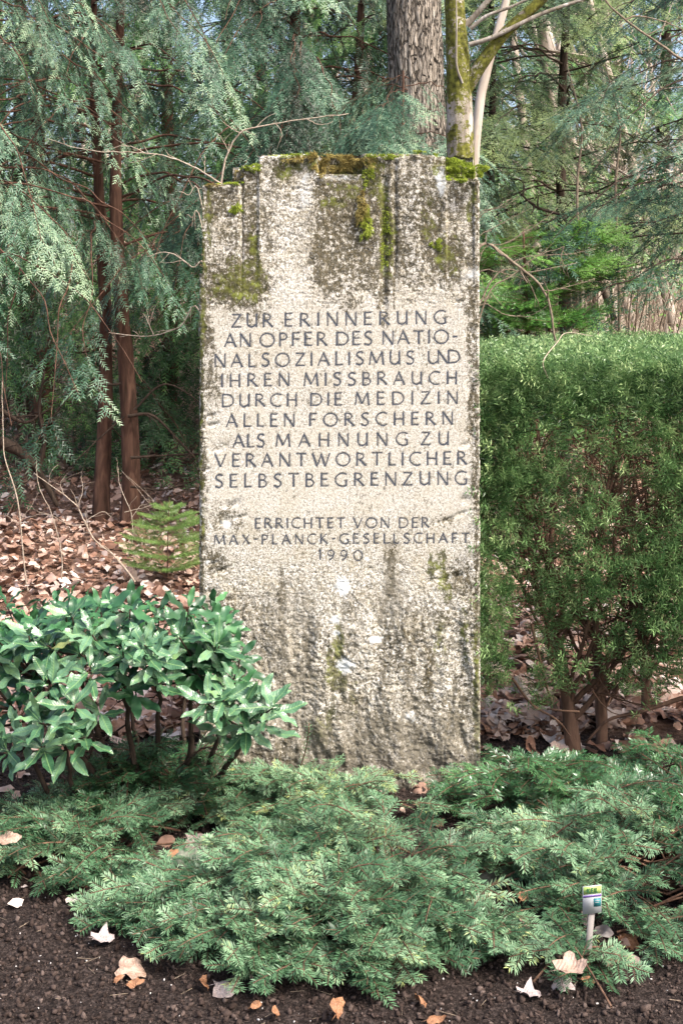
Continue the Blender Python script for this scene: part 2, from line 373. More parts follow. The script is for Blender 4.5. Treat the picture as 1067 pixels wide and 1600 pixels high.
# ------------------------------------------------------------------ the stone
DX=.0026
x0,x1=sx(310.5),sx(751); zb,zt=-.12,sz(238)
xs=np.arange(x0,x1+DX*.5,DX); zs=np.arange(zb,zt+DX*.5,DX)
XX,ZZ=np.meshgrid(xs,zs); PX=XX/K+533.5; PY=480+(HC-ZZ)/K
def bump1(c,w,x): return np.exp(-((x-c)/w)**2)
def surf(px,py,fine=True):
    """depth (metres, + = back) of the face at a place on it"""
    ox,oy=px,py
    wx=px*.82+py*.57+9*fbm(px*.02,py*.02,seed=301,o=2); wy=-px*.57+py*.82+9*fbm(px*.02+5,py*.02,seed=303,o=2)
    up=1-sst(380,475,py)
    d=.50*up*( .020*sst(375,379,px)*(1-sst(400,408,px)) + .010*sst(404,410,px)*(1-sst(680,700,px))
       + .022*np.sin(np.clip((px-488)/(612-488),0,1)*math.pi)**.8 + .010*bump1(455,22,px)
       + .016*bump1(617,3.5,px) - .006*bump1(655,18,px) + .014*sst(696,700,px)*(1-sst(738,742,px)))
    d+= .010*up*bump1(377,2.5,px)+.008*(1-sst(470,500,py))*sst(240,300,py)*bump1(600,5,px)
    # ledges at the top where the front layers stop short
    led=.05*sst(273,270,py)*0
    d+=.045*(1-sst(269,272,py))*sst(492,500,px)*(1-sst(560,570,px))
    d+=.055*(1-sst(280,283,py))*sst(696,698,px)*(1-sst(741,743,px))
    d+=.030*(1-sst(256,259,py))*sst(679,681,px)*(1-sst(696,698,px))
    d+=.050*(1-sst(284,287,py))*(1-sst(375,378,px))
    # rough margins and rough lower part
    txt=(1-sst(0,14,335-px))*(1-sst(0,12,px-728))*sst(472,486,py)*(1-sst(872,886,py))
    low=sst(875,1010,py); rough=(1-txt)*(.35+.65*low)
    rib=fbm(px*.038+1.5*fbm(px*.01,py*.008,seed=42),py*.006,seed=41,o=3)
    ch=fbm(wx*.13,wy*.15,seed=43,o=4); ch=np.maximum(ch,-.15)
    pit=np.clip(fbm(wx*.17,wy*.19,seed=47,o=3)-.22,0,1)
    d+=rough*(.014*low*rib+.0030*ch*(1+.9*low)+.008*pit*(.8-.1*low)+.0010*low*fbm(wx*.4,wy*.4,seed=49,o=3))
    d+=.004*np.maximum(0,fbm(px*.07,py*.2,seed=53)-.1)*(1-txt)
    lw=sst(1000,1230,py); d+=lw*.014*fbm(px*.05,py*.03,seed=59,o=3)
    # chips in the margins beside the lettering
    for cx,cy,rx,ry,a in ((328,650,9,3,8),(334,664,8,3,7),(326,665,7,3,7),(345,700,14,8,5),(320,735,8,3,6),(362,788,12,5,7),(375,808,9,3,6),(350,815,12,7,6),(335,880,9,3,8),(345,892,12,4,8),
                          (700,812,16,3,7),(722,802,12,3,7),(735,600,7,16,5),(738,680,5,14,6),(728,695,10,4,6),(726,780,8,6,6),(735,520,7,8,5),(715,900,20,5,8),(738,935,10,5,9),(330,925,12,5,6)):
        q=((px-cx)/rx)**2+((py-cy+ (px-cx)*.3)/ry)**2
        d+=a*.001*np.exp(-q)*(1+.6*fbm(px*.3,py*.3,seed=61,o=2))
    d+=.012*np.exp(-((px-x0_edge)/2.2)**2)*(.6+.8*fbm(py*.05,px*0,seed=67)) if False else 0
    if fine: d+=.0016*(1-txt*.8)*fbm(wx*.5,wy*.5,seed=71,o=3)
    # worn arrises
    e=np.minimum(px-311,751-px); d+=.010*np.exp(-np.maximum(e,0)/2.2)*(1+.7*fbm(py*.08,px*0+3,seed=73))
    return d
def top(px):                           # photograph height of the outline at a column
    t=np.full(px.shape,243.)
    t=t+np.where(px<411,(411-px)**2*.06*(px>404),0); t=np.where(px<404,258.,t); t=np.where(px<361,288.,t); t=np.where(px>741,279.,t)
    t=t+np.where((px>404)&(px<741),-3.5*np.sin((px-404)/337*math.pi),0)
    return t
D=surf(PX,PY); D0=surf(PX,PY,False)
D+=.014*np.exp(-np.maximum(PY-top(PX),0)/2.2)*(1+.8*fbm(PX*.06,PY*0,seed=305))
# cut the letters
for _,_,st in letters:
    for P,w in st:
        for a,b in zip(P[:-1],P[1:]):
            lo=np.minimum(a,b)-w; hi=np.maximum(a,b)+w
            i0,i1=np.searchsorted(xs,[lo[0],hi[0]]); j0,j1=np.searchsorted(zs,[lo[1],hi[1]])
            sub=np.stack([XX[j0:j1,i0:i1],ZZ[j0:j1,i0:i1]],-1)
            ab=b-a; t=np.clip(((sub-a)@ab)/max(ab@ab,1e-12),0,1); dist=np.linalg.norm(sub-a-t[...,None]*ab,axis=-1)
            D[j0:j1,i0:i1]+=np.where((dist<w/2+.0002),np.maximum(0,.003-(D[j0:j1,i0:i1]-D0[j0:j1,i0:i1])),0)
cc=xs[:-1]+DX/2; cz=zs[:-1]+DX/2
CX,CZ=np.meshgrid(cc,cz); cpx=CX/K+533.5; cpy=480+(HC-CZ)/K
left=np.where(cpy<428,316.5,311.5)+1.5*fbm(cpy*.05,cpy*0,seed=77)
keep=(cpy>top(cpx)+3.0*fbm(cpx*.06,cpx*0,seed=79))&(cpx>left)&(cpx<749.2+1.2*sst(500,1200,cpy)+.8*fbm(cpy*.07,cpy*0+9,seed=81))
corner=((cpx-left<4)&(cpy-288<5)&((4-(cpx-left))**2+(5-(cpy-288))**2>22)); keep&=~corner
nx_,nz_=len(xs),len(zs); TH=.27
Vf=np.stack([XX,SD+D,ZZ],-1).reshape(-1,3)
jj,ii=np.nonzero(keep); q=jj*nx_+ii
faces=np.stack([q,q+1,q+nx_+1,q+nx_],-1)
# rim: boundary edges extruded back in four steps, with a back face
kp=np.pad(keep,1)
ed=[]
for dj,di,e0,e1 in ((-1,0,0,1),(0,1,1,nx_+1),(1,0,nx_+1,nx_),(0,-1,nx_,0)):
    nb=kp[1+jj+dj,1+ii+di]; qq=q[~nb]; ed.append(np.stack([qq+e0,qq+e1],-1))
ed=np.concatenate(ed); used=np.unique(ed); remap=-np.ones(nx_*nz_,int); remap[used]=np.arange(len(used))
st=MB()
pxv,pyv=PX.ravel(),PY.ravel()
st.v.append(Vf); st.a.append(np.full(len(Vf),.5)); st.n=len(Vf); st.f.append(faces)
prev=used
for s_ in range(1,6):
    y=SD+TH*s_/5; v=Vf[used].copy(); v[:,1]=y if s_==5 else y+.0*v[:,1]
    n3=fbm(v[:,0]*20,v[:,2]*20,y*20,seed=83); v[:,0]+=.004*n3; v[:,2]+=.004*fbm(v[:,0]*20+7,v[:,2]*20,y*20,seed=89)
    b=st.n; st.v.append(v); st.a.append(np.full(len(v),.5)); st.n+=len(v)
    lo=(prev if s_==1 else b-len(used)+np.arange(len(used)))
    A=lo[remap[ed[:,0]]]; B=lo[remap[ed[:,1]]]; C_=b+remap[ed[:,1]]; D_=b+remap[ed[:,0]]
    st.f.append(np.stack([B,A,D_,C_],-1))
# coarse back of three blocks
for a,b,t in ((x0+.004,sx(361),sz(290)),(sx(361),sx(404),sz(260)),(sx(404),x1-.004,sz(246))):
    st.add([(a,SD+TH,zb),(b,SD+TH,zb),(b,SD+TH,t),(a,SD+TH,t)],[(0,3,2,1)])
stele=thing('memorial_stone','tall pale weathered memorial slab with carved German inscription and mossy top','memorial stone',(0,SD+TH/2,0))
slab=st.build('slab',M['stone'],stele,smooth=True)
NV=len(slab.data.vertices)
co=np.empty(NV*3,np.float32); slab.data.vertices.foreach_get('co',co); co=co.reshape(-1,3)
vpx=co[:,0]/K+533.5; vpy=480+(HC-co[:,2])/K; onface=np.arange(NV)<len(Vf)
vwx=vpx+7*fbm(vpx*.05,vpy*.03,seed=201)+3*fbm(vpx*.15,vpy*.1,seed=203)
def blobs(L):
    t=np.zeros(NV)
    for cx,cy,rx,ry,a in L:
        t=np.maximum(t,a*np.exp(-(np.abs((vwx-cx)/rx/1.3)**2.4+np.abs((vpy-cy)/ry/1.25)**2.4)))
    return t
dark=blobs([(342,312,20,20,.72),(388,300,14,45,.58),(390,380,12,60,.66),(375,440,42,42,.68),(330,440,14,50,.5),(352,365,20,14,.42),(340,350,12,25,.35),(440,262,22,20,.42),(447,290,8,25,.4),
  (520,300,26,40,.66),(550,350,52,70,.60),(515,410,22,60,.62),(570,420,40,40,.5),(545,470,30,25,.36),(540,285,50,20,.5),(500,395,14,50,.66),
  (601,390,11,100,.66),(596,450,5,35,.62),(617,340,4.5,105,.66),(619,440,3,50,.5),(672,330,17,60,.66),(665,270,13,26,.48),(640,270,10,30,.36),(680,395,18,35,.5),(705,400,22,50,.56),(735,420,12,50,.48),(655,300,20,60,.4),
  (708,330,10,40,.42),(722,300,12,50,.38),(740,330,6,80,.42),(735,470,14,60,.46),(738,520,10,50,.5),(738,640,8,70,.46),(741,760,7,60,.48),(720,460,25,30,.32),
  (325,520,12,40,.46),(330,600,14,60,.38),(318,700,7,120,.42),(350,815,34,34,.34),(340,880,22,25,.44),(690,815,35,16,.30),(720,905,30,35,.42),(400,490,30,20,.35)])
st_=sst(860,960,vpy)
streak=fbm(vpx*.06+1.2*fbm(vpx*.01,vpy*.006,seed=94),vpy*.006,seed=91,o=5)+.5*fbm(vpx*.03,vpy*.03,seed=92)
dark=np.maximum(dark,st_*(.31+.17*streak+.18*sst(1100,1230,vpy)))
dark=np.maximum(dark,.17+.09*fbm(vpx*.03,vpy*.03,seed=93)+.19*(1-sst(430,500,vpy))*(1-bump1(455,30,vpx)))
dark=np.maximum(dark,blobs([(612,900,12,55,.50),(640,1040,7,60,.48),(668,1050,8,80,.46),(440,960,9,80,.44),(700,1150,40,60,.46),(600,1160,60,60,.46),(480,1020,8,70,.42),(730,1200,22,40,.6),(530,1180,60,30,.5),(660,1190,50,30,.55)]))
dark=np.maximum(dark,.50*np.exp(-np.abs(vpx-744)/9)+.48*np.exp(-np.abs(vpx-316)/9))
dark=dark*(1.28+.35*fbm(vpx*.06,vpy*.03,seed=95))
dark=np.minimum(dark,.57)
mossk=1.25
moss=blobs([(385,440,28,34,.60),(395,400,9,50,.48),(360,450,30,22,.48),(328,330,6,70,.42),(318,400,4,40,.5),(318,500,5,70,.5),(604,370,9,55,.72),(598,300,8,50,.5),(560,262,34,16,.6),(585,280,14,25,.55),(470,258,35,12,.55),
  (540,300,30,18,.40),(520,315,22,14,.42),(700,400,22,30,.38),(672,340,12,40,.34),(700,262,26,14,.6),(440,270,14,14,.46),(525,1040,12,36,.85),(528,1010,8,30,.6),(673,888,5,18,.8),(690,895,6,26,.80),(697,925,6,16,.6),(515,1120,7,20,.6),
  (725,1000,8,60,.34),(550,1090,8,30,.4),(500,1140,20,20,.4),(738,300,8,60,.40),(690,1000,12,50,.38)])
moss=np.maximum(moss,(1-onface.astype(float))*.55)
moss=np.maximum(moss,blobs([(744,1100,6,140,.5),(314,600,4,300,.46)]))
grey=st_*(.34+.20*fbm(vpx*.05,vpy*.003,seed=97,o=3))+blobs([(612,900,16,60,.5),(460,1050,30,140,.35),(600,1180,150,60,.5)])
grey=np.maximum(grey,(1-onface)*.5)
moss=moss*mossk*(1+.3*fbm(vpx*.07,vpy*.05,seed=98))
moss=np.minimum(moss,.58)
pale=blobs([(536.5,916,8,12,1.),(524.5,967,5,6,.9),(522,988,4,4,.7),(540,1040,9,9,.95),(588,999,7,5,.8),(640,1120,7,6,.6),(353,819,5,6,.9),(690,283,7,16,.8),(735,427,12,8,.45),(530,277,30,4,.42),(573,873,3,3,.8),(327,879,4,3,.7),(480,300,8,30,.42)])
smoothz=np.exp(-(np.maximum(0,np.abs(vpy-620)-150)/70)**2)*(.75+.5*fbm(vpx*.02,vpy*.02,seed=99))
for n_,a in (('dark',dark),('moss',moss),('grey',grey),('pale',pale),('smoothz',smoothz)):
    t=slab.data.attributes.new(n_,'FLOAT','POINT'); t.data.foreach_set('value',np.clip(a,0,1).astype(np.float32))

def stroke_mesh(mb,P,w,yfun,flare=.28):
    """a V-cut stroke: two rims and a sunken middle line; ends flare a little"""
    seg=[P[0]]
    for a,b in zip(P[:-1],P[1:]):
        n=max(1,int(np.linalg.norm(b-a)/.004)) if len(P)<4 else 1
        for t in np.linspace(0,1,n+1)[1:]: seg.append(a+(b-a)*t)
    P=np.array(seg); closed=np.linalg.norm(P[0]-P[-1])<1e-5
    T=nrm(np.gradient(P,axis=0))
    if closed: T[0]=T[-1]=nrm(P[1]-P[-2])
    N=np.stack([-T[:,1],T[:,0]],-1)
    L=np.concatenate([[0],np.cumsum(np.linalg.norm(np.diff(P,axis=0),axis=1))]); s=np.minimum(L,L[-1]-L)
    ww=w/2*(1+(0 if closed else flare)*np.exp(-s/(w*.9)))
    a=P+N*ww[:,None]; b=P-N*ww[:,None]
    V=[]
    for Q,dy in ((a,-.0011),(P,-.0002),(b,-.0011)):
        px=Q[:,0]/K+533.5; py=480+(HC-Q[:,1])/K
        V.append(np.stack([Q[:,0],yfun(px,py)+dy,Q[:,1]],-1))
    V=np.concatenate(V); n=len(P); f=[]
    for k in range(n-1):
        f+=[(k,k+1,n+k+1,n+k),(n+k,n+k+1,2*n+k+1,2*n+k)]
    mb.add(V,f)
lines=[]
for li_,L in enumerate(LINES):
    e=bpy.data.objects.new('inscription_line',None); e.empty_display_size=.05
    link(e,stele); tag(e,label='carved line reading '+L[0].replace('unD','UND')); lines.append(e)
for li_,c_,st2 in letters:
    mb=MB()
    for P,w in st2: stroke_mesh(mb,P,w,lambda px,py: SD+surf(px,py,False))
    o=bpy.data.objects.new('letter' if c_.isalpha() else ('hyphen' if c_=='-' else 'digit'),mb.mesh('letter',M['letter']))
    link(o,lines[li_]); o.matrix_parent_inverse=Matrix.Translation(-Vector(stele.location))

# moss on the stone: tufts of short fronds
def tuft(name,pts_fn,n,h,w,mat,down=0):
    """n little blades standing on points of the stone"""
    P,Nn=pts_fn(n); q_=fbm(P[:,0]*70,P[:,2]*45,seed=311,o=3)>(-.42 if 'cushion' in name else -.12)+U(-.15,.15,n); P,Nn=P[q_],Nn[q_]; n=len(P)
    d=nrm(Nn+rng.normal(0,.55,P.shape)); d[:,2]-=down; d=nrm(d)
    s=nrm(np.cross(d,rng.normal(0,1,P.shape)))
    L=h*U(.5,1.2,n)[:,None]; wv=w*U(.6,1.2,n)[:,None]
    b=P-d*.004
    V=np.stack([b-s*wv,b+s*wv,b+d*L+s*0],1)
    cl=np.repeat(fbm(P[:,0]*40,P[:,2]*40,P[:,1]*40,seed=101)*.4+U(.2,.8,n),3)
    mb=MB(); mb.add(V,np.arange(3*n).reshape(-1,3),np.clip(cl,0,1))
    return mb.build(name,mat,stele,kind='stuff')
def dome(cx,cy,rx,ry,dep,yoff=0.):
    def f(n):
        a=U(0,2*math.pi,n); r=np.sqrt(U(0,1,n)); wob=1.1+.25*np.sin(3*a+cx)+.18*np.sin(7*a+cy); px=cx+rx*r*np.cos(a)*wob; py=cy+ry*r*np.sin(a)*wob
        hh=dep*np.sqrt(np.maximum(0,1-r*r))*(.7+.4*fbm(px*.2,py*.2,seed=7))
        y=SD+surf(px,py,False)+yoff-hh
        N=np.stack([r*np.cos(a)*.8,-np.ones(n)*.7,-r*np.sin(a)*.8+.25],-1)
        return np.stack([sx(px),y,sz(py)],-1),nrm(N)
    return f
tuft('moss_cushion',dome(724,267,27,16,.040,-.035),9000,.009,.0011,M['moss'])
tuft('moss_cushion',dome(712,250,14,6,.03),1400,.007,.001,M['moss'])
tuft('moss_tuft',dome(370,327,9,9,.012),900,.008,.0011,M['moss'])
tuft('moss_tuft',dome(683,382,10,8,.012),900,.008,.0011,M['moss'])
tuft('moss_patch',dome(362,286,16,4,.02),1300,.008,.0012,M['moss'])
tuft('moss_patch',dome(333,289,12,3,.015),600,.006,.0011,M['mossy'])
tuft('moss_patch',dome(394,262,15,6,.02),1000,.007,.0011,M['moss'])
tuft('moss_patch',dome(372,272,9,7,.01),400,.007,.0011,M['mossy'])
tuft('moss_mat',dome(515,247,60,7,.03),4200,.017,.0012,M['mossy'],.5)
tuft('moss_mat',dome(548,256,30,9,.02),1300,.015,.0012,M['mossy'],.7)
tuft('moss_mat',dome(505,262,14,12,.02),900,.02,.0011,M['mossy'],.9)
tuft('moss_mat',dome(470,243,34,3.5,.02),1300,.009,.0011,M['moss'])
tuft('moss_mat',dome(600,244,30,4,.02),1300,.009,.0012,M['moss'])
tuft('moss_mat',dome(574,270,9,20,.012),900,.009,.0012,M['moss'])
tuft('moss_patch',dome(655,238,10,3,.02),400,.007,.0011,M['moss'])
tuft('moss_patch',dome(682,241,6,3,.02),220,.007,.0011,M['moss'])
tuft('moss_tuft',dome(566,332,9,26,.02),1500,.018,.0011,M['mossy'],.9)
tuft('moss_tuft',dome(572,350,9,22,.02),1400,.016,.0011,M['moss'],.9)
tuft('moss_patch',dome(604,375,9,42,.006),1100,.008,.0011,M['moss'],.6)

# ------------------------------------------------------------------ needle foliage
def needles(mb,P,D,N,L,spacing,nl,nw,mode='flat',tint=.5,tri=False,tipb=.25,ang=58):
    """needles on n straight shoots from P along D (length L, flat side N)"""
    P=np.asarray(P); n=len(P); D=nrm(D); N=nrm(N-(N*D).sum(-1,keepdims=True)*D); B=np.cross(N,D)
    k=np.maximum(2,(np.broadcast_to(L,(n,))/spacing).astype(int)); idx=np.repeat(np.arange(n),k)
    m=len(idx); first=np.repeat(np.cumsum(k)-k,k); q=np.arange(m)-first; t=(q+.5)/k[idx]
    t=t+U(-.3,.3,m)/k[idx]
    Lx=np.broadcast_to(L,(n,))[idx]
    p=P[idx]+D[idx]*(t*Lx)[:,None]
    th=np.radians(ang*(1-.45*t**3)+U(-10,10,m))
    if mode=='flat':
        s=np.where(q%2==0,1.,-1.); lat=B[idx]*s[:,None]+N[idx]*U(-.12,.40,m)[:,None]
    else:
        ph=q*2.4+U(-.3,.3,m); lat=N[idx]*np.cos(ph)[:,None]+B[idx]*np.sin(ph)[:,None]
    lat=nrm(lat); d=D[idx]*np.cos(th)[:,None]+lat*np.sin(th)[:,None]
    d[:,2]-=.08; d=nrm(d)
    ln=nl*U(.8,1.15,m)*(1-.35*t**4)*(.75+.25*np.minimum(1,t*6))
    w=nrm(np.cross(d,N[idx] if mode=='flat' else np.cross(D[idx],lat)+.3*N[idx]))+rng.normal(0,.25,(m,3))
    w=nrm(w)*(nw*.5*U(.8,1.2,m))[:,None]
    tp=p+d*ln[:,None]
    tn=np.broadcast_to(tint,(n,))[idx]+U(-.12,.12,m)+tipb*np.maximum(0,t-.6)
    if tri:
        V=np.stack([p-w,p+w,tp],1).reshape(-1,3); mb.add(V,np.arange(3*m).reshape(-1,3),np.clip(np.repeat(tn,3),0,1))
    else:
        mid=p+d*(ln*.45)[:,None]; mid[:,2]+=.0012
        V=np.stack([p,mid+w,tp,mid-w],1).reshape(-1,3); mb.add(V,np.arange(4*m).reshape(-1,4),np.clip(np.repeat(tn,4),0,1))
def stems_tri(mb,P,Q,r,a=.5):          # many thin three-sided stems
    P=np.asarray(P);Q=np.asarray(Q);n=len(P); D=nrm(Q-P); A=nrm(np.cross(D,np.array([.3,.2,1.]))); B=np.cross(D,A)
    r=np.broadcast_to(r,(n,)); V=[]
    for X_,s in ((P,1.),(Q,.6)):
        for t in (0,2.094,4.189): V.append(X_+(A*math.cos(t)+B*math.sin(t))*(r*s)[:,None])
    V=np.stack(V,1).reshape(-1,3); b=np.arange(n)[:,None]*6
    f=np.concatenate([np.stack([b[:,0]+i,b[:,0]+(i+1)%3,b[:,0]+3+(i+1)%3,b[:,0]+3+i],-1) for i in range(3)])
    mb.add(V,f,a)

def bez(a,b,c_,n=8):
    t=np.linspace(0,1,n)[:,None]; return (1-t)**2*a+2*t*(1-t)*b+t*t*c_

rng = np.random.default_rng(100); random.seed(0)
# --- creeping yews ---------------------------------------------------
def creeping(label,cx,cy,rx,ry,h,n,mat,gaps=(),blue=.5,name='creeping_yew',fwd=.35,group='creeping yews in the bed'):
    t=thing(name,label,'shrub',(cx,cy,float(gz(cx,cy))),group)
    fo=MB(); wd=MB(); P0=[];D0=[];N0=[];L0=[];T0=[]; SP=[];SQ=[];SR=[]
    done=0
    while done<n:
        a=U(0,6.283); r=math.sqrt(U(0,1))
        x=cx+rx*r*math.cos(a); y=cy+ry*r*math.sin(a)
        bad=False
        for gx_,gy_,gr in gaps:
            if (x-gx_)**2+((y-gy_)*.6)**2<gr*gr: bad=True
        if bad and U(0,1)<.9: continue
        if fbm(x*6,y*6,seed=int(cx*100)%97)<-.32: continue
        done+=1
        out=np.array([(x-cx)/rx*.9,(y-cy)/ry*.7-fwd,0])+rng.normal(0,.45,3)*[1,1,0]; out=nrm(out); cl_=1+.6*float(fbm(x*7+3,y*7,seed=37))
        hz=h*(1-.55*r**2.5)*(.45+.65*U(0,1))*cl_; base=np.array([x,y,float(gz(x,y))])
        Ls=U(.16,.30)
        tip=base+[0,0,hz]+out*Ls*.5; root=base-out*Ls*.75; root[2]=float(gz(root[0],root[1]))+hz*.25
        pts=bez(root,base+[0,0,hz*1.15],tip,9)
        wd.tube(pts,np.linspace(.0035,.0012,9),4,.5,False)
        tint=np.clip(blue-.12+U(-.35,.35),0,1)
        for k in range(3,8):
            d=nrm(pts[k+1]-pts[k]); nn_=nrm(np.array([U(-.6,.6),U(-.6,.4)-.2,1])); B=nrm(np.cross(nn_,d))
            P0.append(pts[k]);D0.append(d);N0.append(nn_);L0.append(np.linalg.norm(pts[k+1]-pts[k]));T0.append(tint)
            for s in (-1,1):
                if U(0,1)<.12: continue
                l=U(.04,.088)*(1.15-.09*k); dd=nrm(d*U(.5,1.0)+s*B*U(.6,1.)+np.array([0,0,U(-.45,.4)]))
                P0.append(pts[k]);D0.append(dd);N0.append(nn_);L0.append(l);T0.append(tint+U(-.1,.15))
                SP.append(pts[k]);SQ.append(pts[k]+dd*l);SR.append(.001)
                if U(0,1)<.5:
                    d3=nrm(dd+s*B*U(-1,.3)+d*.5); p3=pts[k]+dd*l*.5
                    P0.append(p3);D0.append(d3);N0.append(nn_);L0.append(l*.6);T0.append(tint+U(0,.2))
    needles(fo,np.array(P0),np.array(D0),np.array(N0),np.array(L0),.0026,.0205,.0034,'flat',np.array(T0))
    stems_tri(wd,np.array(SP),np.array(SQ),np.array(SR))
    fo.build('needles',mat,t,kind='stuff'); wd.build('stems',M['bark_hedge'],t,kind='stuff')
    # a few low woody limbs showing at the rim
    for k in range(4):
        a=U(3.6,5.8); e=np.array([cx+rx*.95*math.cos(a),cy+ry*.95*math.sin(a),.03]); e[2]+=float(gz(e[0],e[1]))
        s=np.array([cx+U(-.1,.1),cy+U(-.05,.1),.0]); mdl=(s+e)/2+[U(-.08,.08),U(-.05,.05),.07]
        mb=MB(); mb.tube(bez(s,mdl,e,12)+rng.normal(0,.003,(12,3)),np.linspace(.009,.003,12),6,.5,True,.08); mb.build('limb',M['bark_dark'],t)
    return t
creeping('pale blue-green creeping yew spilling over the soil before the middle of the stone',.02,3.36,.50,.40,.16,310,M['creep'],[(.18,3.66,.17),(-.33,3.62,.14),(.40,3.30,.09),(-.36,3.38,.07)],.55)
creeping('low creeping yew at the left edge of the bed, below the broad-leaved bush',-.74,3.70,.40,.26,.13,125,M['creep'],[(-.42,3.68,.11)],.5)
creeping('blue-green creeping yew filling the gap between left patch and centre',-.36,3.38,.24,.22,.11,42,M['creep'],[(-.38,3.66,.15)],.5)
creeping('creeping yew round the plant label at the right of the bed',.80,3.50,.40,.38,.17,190,M['creep'],[(.44,3.36,.10),(.20,3.72,.17),(.62,3.12,.06)],.5)
creeping('tall arching creeping yew at the right foot of the hedge stems',.62,4.0,.27,.20,.17,85,M['creepd'],(),.55)
creeping('creeping yew clump leaning on the stone foot, yellowish tips',-.08,3.96,.36,.13,.13,85,M['creep'],[(.17,3.8,.12)],.7)
creeping('dark shaded yew crouching under the broad-leaved bush',-.56,4.00,.25,.12,.20,75,M['creepd'],(),.35)
creeping('creeping yew at the right edge of the picture beneath the hedge',1.02,3.90,.20,.30,.17,60,M['creepd'],(),.45)
creeping('few yew tips in front of the plant label stake',.545,3.05,.075,.05,.10,9,M['creep'],(),.5,fwd=.1)
# single shoot standing before the stone foot
t=thing('yew_shoot','single upright yew shoot standing before the left foot of the stone','shrub',tuple(at(465,1230,4.1)))
b_=at(462,1215,4.1); tp_=at(483,1130,4.05); fo=MB()
P=bez(b_,(b_+tp_)/2+[.02,0,0],tp_,7); needles(fo,P[:-1],np.diff(P,axis=0),np.tile([0,-1.,.3],(6,1)),np.linalg.norm(np.diff(P,axis=0),axis=1),.0022,.018,.003,'radial',.75)
fo.build('needles',M['creep'],t,kind='stuff'); mb=MB(); mb.tube(P,.002,5); mb.build('stem',M['bark_hedge'],t)

rng = np.random.default_rng(101); random.seed(1)
# --- broad leaved bush ----------------------------------------------
def leaf_mesh(name,L,Wd,curl,fold,mat,n=10):
    mb=MB(); V=[];f=[]
    for i in range(n+1):
        t=i/n; w=Wd*.5*(math.sin(math.pi*min(1,t*.97+.015)**1.12))**.75 if 0<t<1 else .003
        x=L*t; z=-curl*L*t*t+.02*L*math.sin(t*9)
        for s,k in ((-1,1.),(-.5,.5),(0,0),(.5,.5),(1,1.)):
            V.append((x,s*w,z+abs(s)*w*fold+ (.004*math.sin(t*14+s*3) if abs(s)==1 else 0)*(L/.1)))
    for i in range(n):
        for j_ in range(4): a=i*5+j_; f.append((a,a+1,a+6,a+5))
    mb.add(V,f,.5); return mb.mesh(name,mat,True)
lm=[leaf_mesh('leaf',1,w_,c_,f_,M['laurel']) for w_,c_,f_ in ((.33,.06,.22),(.31,.14,.15),(.35,-.04,.28),(.29,.20,.10),(.34,.0,.12),(.32,.10,.32),(.30,-.08,.18))]
bush=thing('laurel_bush','low broad-leaved evergreen bush with glossy leaves left of the stone','bush',(-.56,4.03,0))
# rosette centres: (px,py) of the photograph spread over the crown, each at its own distance
ros=[(20,985),(0,1010),(60,945),(110,935),(150,960),(205,925),(250,935),(300,930),(335,955),(275,965),(225,975),(180,985),(120,990),(75,1000),(30,1040),(80,1055),(140,1035),(20,1090),(60,1110),(110,1095),(160,1105),
     (60,1150),(100,1160),(30,1135),(130,1140),(190,1040),(235,1020),(250,1060),(290,1000),(330,1005),(310,1045),(345,1035),(360,1075),(375,1050),(330,1085),(395,1095),(425,1075),(430,1110),(400,1125),(370,1115),(355,1135),(215,1070),
     (190,1010),(40,965),(160,935),(320,975),(345,985),(270,1030),(-30,1000),(-40,1060),(-50,1120),(-70,970),(-90,1040),(380,1020),(445,1095),(100,1130),(10,1160),(350,955),(195,945)]
leaves=[];tips=[]
for k,(px,py) in enumerate(ros):
    y=3.72+U(-.12,.12)+(py<960)*.10-(py>1080)*.04
    tips.append(at((px if px<320 else px-(px-320)*.15)+U(-6,6),(py+22 if py<1000 else py+8)+U(-6,6),y))
for k in range(16):                   # more of the near side
    px=U(-20,330); tips.append(at(px,U(955,1110) if px<150 or px>300 else U(955,1050),U(3.75,3.9)))
for k in range(56):                   # the far side of the crown
    px=U(-90,360); py=U(940,1045)
    tips.append(at(px,py,U(4.0,4.5)))
ctr=np.array([-.66,4.05,.38])
for q,c_ in enumerate(tips):
    axis_=nrm(nrm(c_-ctr)*.6+np.array([0,-.30,1.0])+rng.normal(0,.18,3)); A=nrm(np.cross(axis_,rng.normal(0,1,3))); B=np.cross(axis_,A)
    nl=random.choice((7,8,9,10)); ph=U(0,6.28)
    for k in range(nl):
        a=ph+k*2.399; inner=k<2; sp=math.radians(U(25,50) if inner else U(50,86))
        d=axis_*math.cos(sp)+(A*math.cos(a)+B*math.sin(a))*math.sin(sp); d[2]-=.12; d=nrm(d)
        l=(U(.06,.08) if inner else U(.074,.108))
        up=nrm(axis_-(axis_@d)*d+rng.normal(0,.15,3)); side=nrm(np.cross(up,d)); up=np.cross(d,side)
        p=c_-axis_*.012*k/2+d*.006
        Mx=Matrix(((d[0]*l,side[0]*l,up[0]*l,p[0]),(d[1]*l,side[1]*l,up[1]*l,p[1]),(d[2]*l,side[2]*l,up[2]*l,p[2]),(0,0,0,1)))
        leaves.append((p[1],Mx,random.choice(lm)))
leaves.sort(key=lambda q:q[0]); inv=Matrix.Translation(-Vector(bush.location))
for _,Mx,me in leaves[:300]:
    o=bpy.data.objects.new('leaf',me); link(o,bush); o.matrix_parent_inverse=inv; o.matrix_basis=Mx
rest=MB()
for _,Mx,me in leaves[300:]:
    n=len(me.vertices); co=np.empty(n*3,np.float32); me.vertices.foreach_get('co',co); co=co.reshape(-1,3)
    A=np.array(Mx); v=co@A[:3,:3].T+A[:3,3]; f=np.array([p.vertices[:] for p in me.polygons]); rest.add(v,f,U(0,1))
